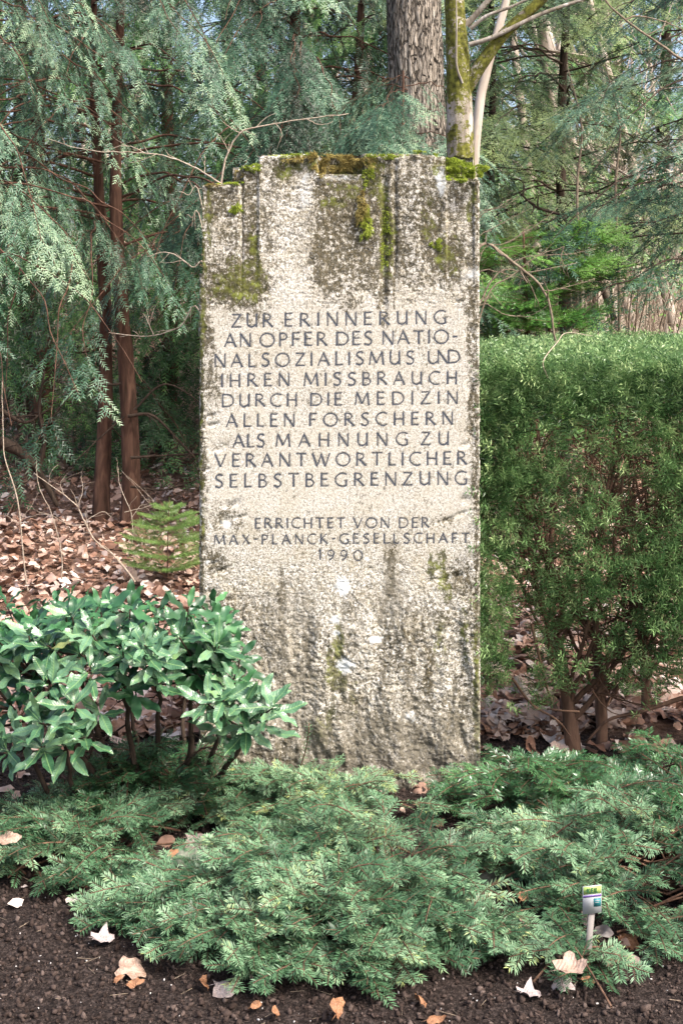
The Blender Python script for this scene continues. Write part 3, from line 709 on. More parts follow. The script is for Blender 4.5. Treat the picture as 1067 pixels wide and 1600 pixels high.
M['laurel2']=leaf_mat('laurel leaf inner',[(0,(.012,.055,.018)),(.5,(.032,.11,.043)),(1,(.07,.20,.07))],.36,.7,.12,var_scale=14)
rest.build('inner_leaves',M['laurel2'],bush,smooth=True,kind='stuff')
hubs=[]
root=[at(250,1215,4.05),at(225,1215,4.0),at(290,1205,4.1),at(130,1240,3.95)]
for k,(px,py,y,rt) in enumerate(((60,1060,3.85,1),(120,1020,3.9,1),(190,1040,3.85,1),(245,1020,3.9,0),(300,1030,3.85,2),(350,1080,3.8,2),(395,1115,3.8,2),(20,1110,3.8,3),(95,1120,3.8,3),(200,1060,4.2,0),(290,1040,4.3,2),(60,1020,4.25,1),(150,1100,4.2,3))):
    e=at(px,py,y); s=root[rt]+rng.normal(0,.012,3); s[2]=-.02
    mid=s+(e-s)*.45+np.array([(e[0]-s[0])*.25,0,-.05]); P=bez(s,mid,e,14)+rng.normal(0,.004,(14,3))
    mb=MB(); mb.tube(P,np.linspace(.013 if k<7 else .010,.005,14),7,.5,True,.07); mb.build('stem',M['bark_dark'],bush,smooth=True); hubs.append(P)
tw=MB(); allp=np.concatenate([h[5:] for h in hubs])
for c_ in tips:
    dd=np.linalg.norm((allp-c_)*[1,1,1],axis=1)+np.maximum(0,allp[:,2]-c_[2]+.03)*3; s=allp[dd.argmin()]
    P=bez(s,(s+c_)/2+np.array([U(-.03,.03),U(-.03,.03),-.03]),c_-[0,0,.01],8); tw.tube(P,np.linspace(.0045,.0022,8),5)
for k in range(26):                   # dead inner twigs
    s=allp[rng.integers(len(allp))]; P=np.cumsum(np.concatenate([[s],rng.normal(0,.016,(8,3))+nrm(rng.normal(0,1,3)*[1,.6,.5])*.025]),0); tw.tube(P,np.linspace(.003,.001,9),4)
tw.build('twigs',M['bark_dark'],bush,kind='stuff')

rng = np.random.default_rng(102); random.seed(2)
# --- clipped yew hedge ---------------------------------------------
HX0,HX1,HY0,HY1,HT=.455,2.1,4.22,6.5,1.395
hed=thing('yew_hedge','clipped yew hedge with bare fanning stems, right of the stone','hedge',(1.0,4.75,0))
P=[];Dn=[];L=[];T=[]
def put(x,y,z,d,l=.045,tn=.5): P.append((x,y,z));Dn.append(d);L.append(l);T.append(tn)
for k in range(10500):                 # top, thick mat
    x=U(HX0,HX1); y=HY0+(HY1-HY0)*U(0,1)**1.25
    rnd=.08*np.exp(-(x-HX0)/.08)+.07*np.exp(-(y-HY0)/.09)+.05*np.exp(-(x-HX0)/.3)
    z=HT-rnd-U(0,1)**1.3*.20+.014*fbm(x*7,y*7,seed=5)
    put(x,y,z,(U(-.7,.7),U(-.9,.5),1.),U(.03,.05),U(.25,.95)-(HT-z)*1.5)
def frontp(n,z0,z1,dmin,spread):
    c=0
    while c<n:
        x=U(HX0,HX1); z=U(z0,z1)
        if c%9==0: x=HX0+abs(rng.normal(0,.07))
        side=x<HX0+.05
        v=fbm(x*4.5,z*4.5,seed=15,o=3)+ (z-.75)*.55+(.30 if x<HX0+.10 else 0)+.12*sst(1.0,1.4,x)
        if v<U(-.32,.25): continue
        if z<.55 and abs(x-.85)>.22+z*.75: continue
        if z<.30+.16*fbm(x*6,0,seed=19)+.10*abs(x-.85): continue
        y=HY0+abs(rng.normal(0,spread))+.05*fbm(x*5,z*5,seed=21)+.12*max(0,.5-z)
        if side and U(0,1)<.5: y=U(HY0,HY0+.6)
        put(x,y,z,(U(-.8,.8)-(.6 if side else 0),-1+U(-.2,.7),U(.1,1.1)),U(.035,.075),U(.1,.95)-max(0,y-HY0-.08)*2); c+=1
frontp(3300,.95,HT-.03,0,.07)
frontp(4000,.25,1.0,0,.12)
for k in range(950):                  # low sprigs among the bare stems
    x=U(HX0,1.25); z=U(.16,.62); put(x,HY0+abs(rng.normal(0,.14))+.05,z,(U(-.8,.8),-1+U(-.2,.7),U(.2,1.3)),U(.04,.08),U(.1,.9)) if fbm(x*7,z*7,seed=77)>-.05 and z>.16+.25*abs(x-.80) else None
for k in range(1900):                  # sparse inner and back foliage
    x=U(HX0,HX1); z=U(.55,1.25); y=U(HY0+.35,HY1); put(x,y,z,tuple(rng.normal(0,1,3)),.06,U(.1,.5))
P,Dn,L,T=map(np.array,(P,Dn,L,T))
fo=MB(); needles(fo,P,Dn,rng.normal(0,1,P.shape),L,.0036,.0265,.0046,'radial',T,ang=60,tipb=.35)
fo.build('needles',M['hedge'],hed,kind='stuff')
bases=[at(897,1185,4.50),at(940,1175,4.62),at(1010,1165,4.9),at(1120,1170,4.7),at(860,1150,5.5),at(990,1120,5.9)]
tr=[]
for k,(b_,r) in enumerate(zip(bases,(.023,.019,.015,.017,.017,.017))):
    b_=b_.copy(); b_[2]=-.03; e=b_+np.array([U(-.05,.05),.08,.42]); Pp=bez(b_,(b_+e)/2+[.015,0,0],e,10)
    mb=MB(); mb.tube(Pp,np.linspace(r*1.25,r*.8,10),10,.5,True,.06); mb.build('trunk',M['bark_hedge'],hed,smooth=True); tr.append((Pp,r))
segs=[];limbs=0
for Pp,r in tr:
    for k in range(11):
        s=Pp[rng.integers(3,10)]; a=U(-1.15,1.15)+(k-5)*.06; rise=1.22-s[2]
        e=np.array([np.clip(s[0]+math.sin(a)*U(.25,.62),HX0+.05,HX1-.05),np.clip(s[1]+U(-.32,.35),HY0+.06,HY1-.1),U(1.0,1.28)])
        if k<2: e[2]=U(.6,.9)
        Q=bez(s,s+(e-s)*np.array([.75,.6,.35]),e,13)+rng.normal(0,.005,(13,3)); r0=r*U(.24,.5)
        mb=MB(); mb.tube(Q,np.linspace(r0,.004,13),6,.5,True,.06); mb.build('limb',M['bark_hedge'],hed,smooth=True); segs.append(Q)
tw=MB()
for Q in segs:
    for k in range(22):
        s=Q[rng.integers(2,13)]; d=nrm(rng.normal(0,1,3)*[1,.8,.4]+[0,-.4,.6]); pp=[s]
        for j_ in range(6): d=nrm(d+rng.normal(0,.22,3)); pp.append(pp[-1]+d*U(.025,.05))
        pp=np.array(pp); pp[:,2]=np.minimum(pp[:,2],HT-.03); pp[:,0]=np.maximum(pp[:,0],HX0); tw.tube(pp,np.linspace(.0032,.0012,7),4,.5,False)
tw.build('twigs',M['bark_hedge'],hed,kind='stuff')
for pts,r in (([(830,975),(850,1060),(862,1100)],.006),([(905,1112),(870,1110),(855,1107)],.004),([(1067,1090),(1000,1112),(950,1125),(915,1160)],.008),([(800,1060),(830,1100),(870,1125),(890,1150)],.005),([(925,1080),(940,1100),(960,1115),(1000,1120)],.003)):
    Q=np.array([at(a,b,4.35+.03*i) for i,(a,b) in enumerate(pts)]); Q=np.array(cr(list(Q),5)); mb=MB(); mb.tube(Q,np.linspace(r,r*.5,len(Q)),6,.5,True,.05); mb.build('limb',M['bark_hedge'],hed,smooth=True)
# a dry twig lying on top of the hedge
t=thing('dry_twig','thin dry twig poking out of the clipped hedge top','twig',tuple(at(860,560,4.3)))
mb=MB(); Q=np.array(cr([at(855,590,4.22),at(848,565,4.2),at(870,535,4.3),at(885,520,4.4),at(925,525,4.6)],5)); mb.tube(Q,np.linspace(.0025,.001,len(Q)),5); mb.build('stick',M['twig'],t)

# ------------------------------------------------------------------ conifers
def conifer(name,label,x,y,trunks,H,zmin,R,nb,mat,barkm,scale=1.,droop=1.,azr=(0,6.283),blue=.5,cat='tree',group=None,lat=11,upc=0.,tpart=True,clump=-.08):
    z0=float(gz(x,y)); t=thing(name,label,cat,(x,y,z0),group)
    for tx,ty,r,lean in trunks:
        z=np.linspace(-.1,H,40); c_=np.stack([x+tx+lean*z+.03*np.sin(z*1.7+tx*9),y+ty+.02*np.sin(z*2.1),z0+z],-1)
        rr=r*(1-z/H*.75)*(1+.2*np.exp(-np.maximum(z,0)/.12))
        mb=MB(); mb.tube(c_,rr,14,.5,True,.05); mb.build('trunk',barkm,t,smooth=True)
    fo=MB(); wd=MB(); A=[];Bd=[];Nn=[];Ll=[];Tt=[];SP=[];SQ=[];SR=[]
    for k in range(nb):
        h=zmin+(H-zmin)*(k+U(0,1))/nb; az_=U(*azr); tx,ty,r,lean=trunks[k%len(trunks)]
        Rr=R*(1-.55*((h-zmin)/(H-zmin))**1.5)*U(.65,1.1)
        s=np.array([x+tx+lean*h,y+ty,z0+h]); o=np.array([math.cos(az_),math.sin(az_),0])
        e=s+o*Rr+[0,0,(U(-.15,.15)-.34*droop)*Rr]; mdl=s+o*Rr*.55+[0,0,.20*Rr]
        Pb=bez(s,mdl,e,lat+3)+rng.normal(0,.010*scale,(lat+3,3)); Qb=np.array(cr(list(Pb),3)); wd.tube(Qb,np.linspace(.009*R/1.8,.002,len(Qb)),5,.5,False)
        tint=np.clip(blue+.6*fbm(e[0]*1.6,e[2]*1.6,e[1]*1.6,seed=9)+U(-.25,.25),0,1)  # clump-scale tint swings put the clumps' self-shadow into the needle colour
        side=np.cross([0,0,1.],o)
        cm=fbm(Pb[:,0]*1.9/scale,Pb[:,2]*1.9/scale,Pb[:,1]*1.9/scale,seed=k%7+60,o=2)
        for i in range(2,lat+3):
            for sg in (-1,1):
                if U(0,1)<.08 or cm[i]<clump+U(-.12,.12): continue
                tl=np.clip(tint+U(-.28,.28),0,1)
                ll=U(.22,.62)*scale*(1-.40*i/(lat+3)); d=nrm(o*U(.3,.9)+side*sg*U(.4,1.)+np.array([0,0,-U(.3,1.2)*droop-.5*max(0,droop-1)+upc]))
                m_=Pb[i]+d*ll*.5; e2=Pb[i]+d*ll+np.array([0,0,-.22*ll*droop]); C=bez(Pb[i],m_,e2,6)
                SP.append(C[0]);SQ.append(C[3]);SR.append(.0025);SP.append(C[3]);SQ.append(C[5]);SR.append(.0018)
                n2=nrm(np.array([o[0]*.5+U(-.3,.3),o[1]*.5+U(-.3,.3)-.25,.8])); bb=nrm(np.cross(n2,d))
                for j_ in range(5):
                    dd=nrm(C[j_+1]-C[j_]); A.append(C[j_]);Bd.append(dd);Nn.append(n2);Ll.append(ll/5);Tt.append(tl)
                    if j_>0:
                        for s2 in (-1,1):
                            d4=nrm(dd*.9+bb*s2*.75+np.array([0,0,-.38*droop])); l4=U(.05,.15)*scale
                            A.append(C[j_]);Bd.append(d4);Nn.append(n2);Ll.append(l4);Tt.append(tl+U(-.1,.25)+.05*j_)
    needles(fo,np.array(A),np.array(Bd),np.array(Nn),np.array(Ll),.0085*scale,.029*scale,.0075*scale,'flat',np.array(Tt),tri=True)
    stems_tri(wd,np.array(SP),np.array(SQ),np.array(SR))
    fo.build('needles',mat,t,kind='stuff'); wd.build('branches',barkm,t,kind='stuff')
    return t
rng = np.random.default_rng(103); random.seed(3)
# near left: hanging blue green sprays; trunks at px 185/205
conifer('yew_tree','large drooping yew with two reddish trunks left of the stone',-1.60,9.2,[(-.10,.15,.060,-.015),(.09,0,.068,-.02)],4.7,1.95,2.1,56,M['bluecon'],M['bark_red'],1.15,1.25,(2.6,6.9),.40,lat=10,clump=.03)
conifer('yew_tree','drooping blue-green yew at the left edge with low hanging boughs',-2.45,7.9,[(0,0,.07,.02)],4.4,1.65,1.5,42,M['bluecon'],M['bark_red'],1.0,1.4,(3.6,7.0),.48,lat=9,clump=.02)
conifer('yew_tree','dark evergreen directly behind the top of the stone',-.35,9.8,[(0,0,.09,.0)],4.8,2.0,1.9,52,M['bluecon'],M['bark_red'],1.15,1.3,(2.8,6.6),.36,lat=10)
conifer('yew_tree','fresh green yew between the stone and the big furrowed trunk',.15,11.2,[(0,0,.08,.0)],5.2,2.0,1.7,42,M['green'],M['bark_red'],1.3,1.1,(2.8,6.6),.5,lat=8)
conifer('yew_tree','shaded evergreen filling the depth behind the left yews',-2.9,12.5,[(0,0,.12,.0),(1.2,.4,.10,0)],6.5,.55,2.6,58,M['green'],M['bark_red'],1.9,1.1,(2.6,6.9),.15,lat=8,clump=-1)  # low tint: deep shade behind the yews is put into the needle colour
conifer('yew_tree','dark dense evergreen deep in the wood, straight behind the two reddish trunks',-.9,14.2,[(0,0,.12,.0)],7.0,.7,2.7,56,M['green'],M['bark_red'],2.1,1.0,(2.6,6.9),.12,lat=7,clump=-1)  # needles tinted dark to stand for shade in the wood's depth
conifer('yew_tree','dark dense evergreen at the far left edge of the wood',-4.6,14.5,[(0,0,.12,.0)],7.5,.7,2.7,52,M['green'],M['bark_red'],2.1,1.0,(2.6,6.9),.12,lat=7,clump=-1)  # same low tint, shade of the deep wood painted into the needles
conifer('yew_tree','small drooping yew hiding the foot of the furrowed trunk',.42,8.3,[(0,0,.03,.0)],3.05,1.2,.75,34,M['bluecon'],M['bark_red'],.95,1.0,(2.8,6.6),.45,lat=8,clump=-.3)
rng = np.random.default_rng(104); random.seed(4)
# right: layered hemlocks
conifer('hemlock_tree','slender hemlock with layered olive boughs behind the right side of the stone',1.75,10.4,[(0,0,.06,.01),(-.5,.3,.05,-.01)],5.4,1.95,1.9,60,M['olive'],M['bark_dark'],1.3,.55,(2.6,7.0),.5,lat=9)
conifer('hemlock_tree','hemlock at the right edge reaching blue-green boughs into the picture',3.0,8.6,[(0,0,.08,0)],5.0,1.7,2.1,34,M['bluecon'],M['bark_dark'],1.15,.6,(2.3,4.4),.5,lat=10)
conifer('hemlock_tree','dim hemlock deep in the wood right of the mossy tree',1.2,13.5,[(0,0,.09,0)],6.5,2.2,2.6,66,M['green'],M['bark_dark'],1.8,.7,(2.6,6.9),.35,lat=8)
conifer('yew_bush','bright green yew bush just beyond the hedge beside the stone',1.12,8.0,[(0,0,.03,0),(.15,.05,.02,.02)],2.0,.6,.66,64,M['leafy'],M['bark_red'],.75,.2,(0,6.283),.6,'bush',lat=7,upc=.3,clump=-1)

rng = np.random.default_rng(105); random.seed(5)
# the little spruce seedling
t=thing('spruce_seedling','light green spruce seedling growing in the leaves left of the stone','seedling',(-.98,7.35,float(gz(-.98,7.35))))
fo=MB(); A=[];Bd=[];Ll=[]; z0=float(gz(-.98,7.35)); c0=np.array([-.98,7.35,z0]); wd=MB()
wd.tube([c0,c0+[0,0,.2],c0+[.01,0,.47]],[.006,.004,.002],5)
for h,r,n in ((.07,.24,9),(.14,.27,9),(.22,.25,9),(.30,.22,8),(.36,.16,7),(.42,.11,6)):
    for k in range(n):
        a=k*6.283/n+h*9+U(-.2,.2); o=np.array([math.cos(a),math.sin(a),.28]); rr=r*U(.8,1.15); s=c0+[0,0,h]
        A.append(s);Bd.append(o);Ll.append(rr); wd.tube([s,s+nrm(o)*rr],[.002,.001],3)
        for q in (.35,.55,.75):
            for sg in (-1,1): A.append(s+nrm(o)*rr*q);Bd.append(nrm(o)+sg*.8*np.array([-o[1],o[0],0]));Ll.append(rr*.38)
A.append(c0+[.01,0,.42]);Bd.append(np.array([0,0,1.]));Ll.append(.07)
needles(fo,np.array(A),np.array(Bd),np.tile([0,0,1.],(len(A),1)),np.array(Ll),.0017,.018,.0026,'radial',.7,tri=True); fo.build('needles',M['spruce'],t,kind='stuff'); wd.build('stems',M['bark_hedge'],t,kind='stuff')

# ------------------------------------------------------------------ big trunks
def trunk(name,label,P,r,mat,ridge=.0,n=48,m=140,attr=None,parent=None,group=None,pname='trunk'):
    P=np.array(cr([np.array(p,float) for p in P],12)); s=np.linspace(0,len(P)-1,m); P=np.stack([np.interp(s,np.arange(len(P)),P[:,i]) for i in range(3)],-1)
    r=np.interp(np.linspace(0,1,m),np.linspace(0,1,len(r)),r)
    if parent is None: parent=thing(name,label,'tree',tuple(P[0]),group)
    mb=MB(); T=nrm(np.gradient(P,axis=0)); ref=np.array([1.,0,0]) if abs(T[:,2]).mean()>.7 else np.array([0,0,1.])
    A=nrm(np.cross(T,ref)); B=np.cross(T,A); th=np.arange(n)*2*math.pi/n
    TH_,SS=np.meshgrid(th,P[:,2]+P[:,0]); 
    rd=fbm(np.cos(TH_)*3.2,np.sin(TH_)*3.2,SS*1.1,o=4,seed=29); rid=-np.abs(fbm(np.cos(TH_)*(15 if ridge>.01 else 6),np.sin(TH_)*(15 if ridge>.01 else 6),SS*1.6,o=3,seed=31))*2.2
    rr=r[:,None]*(1+.05*rd)+ridge*rid
    V=P[:,None]+rr[...,None]*(A[:,None]*np.cos(th)[None,:,None]+B[:,None]*np.sin(th)[None,:,None])
    i=np.arange(m-1)[:,None]*n; j=np.arange(n)[None]; k=(j+1)%n
    a=np.full((m,n),.3) if attr is None else attr(P)[:,None]+np.zeros((m,n))
    mb.add(V,np.stack([i+j,i+k,i+n+k,i+n+j],-1).reshape(-1,4),a.ravel()); mb.build(pname,mat,parent,smooth=True); return parent
b_=at(655,500,9.0); gz0=float(gz(b_[0],9.))
bt=trunk('old_tree','massive grey trunk with deeply furrowed bark behind the stone top',[(b_[0]+.05,9.,gz0-.2),(b_[0]+.02,9.,1.6),at(650,120,9.0),at(646,0,9.0),at(643,-250,9.0)+[0,0,0],at(640,-900,9.)],[.25,.21,.195,.188,.175,.12],M['bark_grey'],.018,90,260)
for s_,e_,r_ in ((at(645,-300,9),at(520,-620,8.4),.05),(at(640,-500,9),at(800,-800,9.4),.045)): trunk('','',[s_,(s_+e_)/2+[0,0,-.1],e_],[r_,.035,.015],M['bark_grey'],.004,16,40,parent=bt,pname='limb')
rng = np.random.default_rng(106); random.seed(6)
# mossy forked tree
dm=5.6
def mossa(P): 
    py=480+(HC-P[:,2])/P[:,1]*F
    return np.clip(.74-.42*np.exp(-((py-182)/34)**2)-.12*sst(205,230,py)-.25*sst(260,400,py),0,1)
mt=trunk('mossy_tree','moss-covered tree close behind the right end of the stone, forked',[at(722,1040,dm),at(722,600,dm),at(719,240,dm),at(718,180,dm),at(716,110,dm),at(712,40,dm),at(706,-60,dm),at(696,-300,dm)],[.080,.068,.060,.057,.053,.047,.044,.034],M['bark_moss'],.005,40,220,mossa)
for pts,r in (([(728,140),(752,100),(790,50),(850,-5),(930,-90)],[.030,.030,.026,.022,.014]),
              ([(733,70),(770,58),(850,20),(945,-12)],[.012,.011,.009,.006]),
              ([(735,45),(760,25),(800,10),(850,-14)],[.010,.008,.007,.005]),
              ([(728,40),(750,15),(775,-15)],[.016,.013,.011]),
              ([(722,130),(713,100),(713,40),(712,-20)],[.006,.005,.004,.003])):
    P_=[at(a,b,dm-.02*i-(.05 if len(pts)==4 else 0)) for i,(a,b) in enumerate(pts)]
    trunk('','',P_,r,M['bark_moss'],.002,16,50,(lambda P:np.full(len(P),.74)) if r[0]>.02 else (lambda P:np.full(len(P),.1)),parent=mt,pname='limb')
tu=MB()
# thing: pale leaning stem behind it
trunk('leaning_tree','pale smooth stem leaning right behind the mossy forked tree',[at(700,900,7.2),at(722,500,7.2),at(745,200,7.2),at(760,110,7.2),at(793,-10,7.2),at(820,-150,7.2)],[.045,.036,.028,.026,.023,.015],M['bark_pale'],.003,20,80,group=None)

# ------------------------------------------------------------------ bare shrubs and saplings (twigs drawn out from their roots)
def bare(name,label,polys,mat,dist,r0=.004,side=.35,cat='shrub',group=None,parent=None,rep=5,n=5):
    base=at(*polys[0][0][:2],dist); t=thing(name,label,cat,tuple(base),group)
    tw=MB()
    for k,P in enumerate(polys):
        r=P[0][3] if len(P[0])>3 else r0
        Q=np.array(cr([at(p[0],p[1],dist+(p[2] if len(p)>2 else 0)) for p in P],rep)); Q+=rng.normal(0,.0012,Q.shape)
        mb=MB(); mb.tube(Q,np.linspace(r,r*.35,len(Q)),6,.5,True,.05); mb.build('twig' if r<.006 else 'stem',mat,t,smooth=True)
        L=len(Q)
        for i in range(2,L-1):
            if U(0,1)<side:
                d=nrm(nrm(Q[min(i+1,L-1)]-Q[i-1])+rng.normal(0,.75,3)*[1,.5,1]); pp=[Q[i]]
                for j_ in range(rng.integers(2,6)): d=nrm(d+rng.normal(0,.25,3)); pp.append(pp[-1]+d*U(.012,.03)*dist/5)
                tw.tube(np.array(pp),np.linspace(r*.4,r*.15,len(pp)),4,.5,False)
    if tw.n: tw.build('twiglets',mat,t,kind='stuff')
    return t
bare('bare_shrub','leafless shrub whose pale forked twigs rise behind the top left corner of the stone',[
 [(360,1140,0,.006),(352,800),(347,500),(345,285)],
 [(345,290,0,.0042),(352,250),(375,208),(420,195),(480,186),(545,178)],[(375,208,0,.0022),(362,200),(348,190)],[(358,240,0,.002),(350,222),(340,208)],
 [(345,287,0,.0035),(310,265),(255,243),(200,238),(140,235),(75,217)],[(230,240,0,.002),(200,228),(170,232)],[(320,272,0,.002),(320,255),(321,243)],
 [(480,186,0,.0022),(500,195),(520,190)],
 [(352,800,0,.0035),(325,440),(300,418),(265,395),(230,402)],[(300,418,0,.002),(285,405),(275,395)],
 [(350,700,0,.0035),(312,488),(280,512),(230,525),(170,520)],[(240,523,0,.002),(232,505),(225,490)],
 [(350,600,0,.003),(315,315),(295,305),(280,298)],[(350,600,0,.003),(315,350),(300,340),(292,335)]],M['twig'],4.75,side=.22)
bare('bare_shrub','leafless tangle of thin arching twigs between the stone and hedge top',[
 [(745,1100,0,.010),(742,700),(735,480),(750,383),(800,410),(850,455),(865,520),(870,560)],
 [(750,383,0,.005),(720,360),(700,350)],
 [(742,520,0,.004),(765,455),(800,430),(840,400),(880,385)],[(745,480,0,.004),(780,425),(830,425),(900,410)],
 [(735,480,0,.003),(748,425),(790,428),(830,440)],[(738,500,0,.003),(755,475),(790,492),(832,495)],
 [(735,500,0,.003),(752,395),(790,380),(840,350),(870,325)],[(740,400,0,.0025),(748,370),(790,345),(830,325)],[(735,400,0,.0025),(748,335),(775,325),(800,310)],
 [(738,420,0,.0025),(748,340),(790,322),(815,300)],[(800,410,0,.0025),(830,400),(880,398),(930,390)],[(850,455,0,.003),(880,450),(930,435)],
 [(770,395,0,.002),(800,385),(835,385)],[(820,430,0,.002),(840,470),(838,480)],[(880,385,0,.003),(876,400),(882,420)]],M['twigb'],5.2,side=.35)
bare('sapling','thin pale bare sapling stem at the far left edge of the wood floor',[[(45,930,0,.0055),(38,880),(28,780),(8,715),(5,660),(4,595)],[(30,818,0,.002),(50,790),(60,770)],[(30,818,0,.002),(15,808),(10,805)]],M['twig'],7.2,side=.05)
bare('sapling','branching bare grey sapling leaning left over the brown leaves',[[(212,910,0,.006),(180,870),(150,845),(132,815),(120,790),(90,765),(55,740)],[(132,815,0,.003),(160,800),(175,808)],[(122,792,0,.003),(130,765),(126,745)],[(135,820,0,.0025),(110,820),(80,805),(60,800)],[(100,772,0,.0025),(95,755),(104,742)]],M['twig'],7.0,side=.25)
bare('sapling','slim bare sapling with one side twig in the leaves, second from the left edge',[[(97,905,0,.004),(96,860),(80,800),(63,765),(58,740)],[(97,880,0,.002),(94,850),(75,830)]],M['twig'],7.1,side=.2)
bare('sapling','short bare twig standing in the leaves beside the spruce seedling',[[(200,870,0,.004),(208,840),(205,800),(188,760),(185,730)],[(205,810,0,.002),(220,790),(232,785),(190,735)],[(195,800,0,.002),(235,790),(238,780),(195,740)]],M['twig'],7.6,side=.2)
bare('overhanging_branch','thin bare branch crossing the top right corner from above',[[(1075,100,0,.006),(1020,62),(975,30),(940,-5),(900,-60)],[(975,30,0,.004),(1000,25),(1040,35),(1075,50)],[(1010,55,0,.003),(1030,45),(1075,20)]],M['twigb'],5.4,side=.05,cat='branch')
for k,(px,lab) in enumerate(((905,'slim grey stem rising behind the middle of the hedge'),(965,'thin greenish stem just right of the slim grey stem behind the hedge'))):
    trunk('young_tree',lab,[at(px,900,8.6),at(px+2,500,8.6),at(px-4,300,8.6),at(px+3,200,8.6),at(px-20,100,8.6)],[.011,.010,.009,.007,.004],M['twigb'],.001,10,40)
# dark crooked boughs in the right of the wood
bare('dead_bough','dark crooked bough slanting through the hemlocks right of the stone',[[(960,500,0,.02),(935,440),(905,390),(880,340),(840,325),(810,300)],[(935,440,0,.012),(965,420),(1010,410)],[(915,410,0,.010),(912,350),(925,320)]],M['bark_dark'],9.0,side=.4,cat='branch')
bare('dead_bough','bare dark twiggy bough low behind the left side of the stone',[[(200,650,0,.014),(240,650),(290,700),(330,740)],[(205,715,0,.012),(250,712),(330,708)],[(210,640,0,.010),(260,600),(330,640)],[(205,760,0,.010),(260,765),(330,740)],[(190,600,0,.010),(120,610),(60,680),(10,700)],[(195,650,0,.008),(140,700),(90,750)]],M['bark_dark'],9.1,side=.7,cat='branch')
bare('dead_bough','thick dark crooked bough low at the left edge of the wood',[[(0,690,0,.05),(30,705),(60,735),(90,790)],[(60,735,0,.02),(70,690),(62,640),(70,580)],[(0,640,0,.02),(40,660),(75,640)]],M['bark_dark'],9.3,side=.4,cat='branch')

# ------------------------------------------------------------------ far wood
rng = np.random.default_rng(107); random.seed(7)
G1='pale slender trunks far back in the wood'
proto=None
def far_tree(x,y,h,r,lx,ly,lab,mat='bark_pale'):
    z0=float(gz(x,y)); t=thing('slender_tree',lab,'tree',(x,y,z0-.1),G1)
    P=np.array([[x,y,z0-.2],[x+lx*.4,y+ly*.4,z0+h*.4],[x+lx,y+ly,z0+h]]); Q=np.array(cr(list(P),8)); mb=MB(); mb.tube(Q,np.linspace(r,r*.35,len(Q)),8,.5,True,.04); mb.build('trunk',M[mat],t,smooth=True)
    tw=MB()
    for k in range(22):
        s=Q[rng.integers(5,len(Q))]; d=nrm(rng.normal(0,1,3)*[1,1,.2]+[0,0,1.0]); pp=[s]
        for j_ in range(6): d=nrm(d+rng.normal(0,.22,3)+[0,0,.05]); pp.append(pp[-1]+d*U(.15,.35)*h/6)
        pp=np.array(cr(pp,3)); tw.tube(pp,np.linspace(r*.20,r*.05,len(pp)),4,.5,False)
    tw.build('branches',M[mat],t,kind='stuff')
LB='pale slender bare trunk far back in the wood'
for k in range(44):
    y=U(14,42); x=U(-.30,.30)*y
    if k<9: x=U(.06,.30)*y
    far_tree(x,y,U(7,13),U(.05,.13),U(-1.5,1.5),U(-.6,.6),LB)
for k,(px,y,lean) in enumerate(((925,17,-1.6),(960,18,-2.2),(1000,16,-2.6),(1040,19,-2.8),(1055,15,-2.0),(985,20,-1.2),(830,16,-1.0),(870,22,.4))):
    x=(px-533.5)*y/F; far_tree(x+.3,y,U(7,9),U(.07,.12),lean,.2,'pale sunlit trunk leaning left far behind the hedge')
# brush: pale undergrowth nobody could count
br=MB(); n=5200; yy=U(13,34,n); xx=(.30-.42*U(0,1,n)**1.3-.17*(U(0,1,n)<.12))*yy; pp=np.stack([xx,yy,gz(xx,yy)],-1); hh=U(.5,2.4,n); dv=nrm(rng.normal(0,1,(n,3))*[.45,.45,.1]+[0,0,1])
q1=pp+dv*hh[:,None]*.5; q2=q1+nrm(dv+rng.normal(0,.3,(n,3)))*hh[:,None]*.5
stems_tri(br,pp,q1,.008); stems_tri(br,q1,q2,.005)
s3=q1+(q2-q1)*U(0,1,n)[:,None]; stems_tri(br,s3,s3+nrm(rng.normal(0,1,(n,3))+[0,0,.6])*U(.2,.7,n)[:,None],.005)
tag(br.build('brush',M['twig']),'pale leafless undergrowth between the far trunks','undergrowth',kind='stuff')
rng = np.random.default_rng(108); random.seed(8)
# far evergreens
for k,(x,y,H,mt_,bl,lab) in enumerate(((-4.2,17,8.5,'green',.3,'dark far evergreen behind the left yews, nearest the left edge'),(-1.6,18,9,'olive',.3,'far evergreen behind the yews left of the stone'),(.9,19,9,'green',.4,'far evergreen beside the furrowed trunk'),(3.0,20,8,'olive',.5,'far olive evergreen above the hedge'),(5.2,21,8.5,'green',.5,'far evergreen toward the right edge above the hedge'),(-6.3,24,11,'olive',.3,'farthest evergreen at the left'),(-.5,27,11,'green',.3,'farthest evergreen behind the stone'))):
    conifer('far_evergreen',lab,x,y,[(0,0,.14,0)],H,1.6 if x<1 else 2.6,2.4,34,M[mt_],M['bark_dark'],3.0,.7,(2.4,7.0),bl,lat=6)
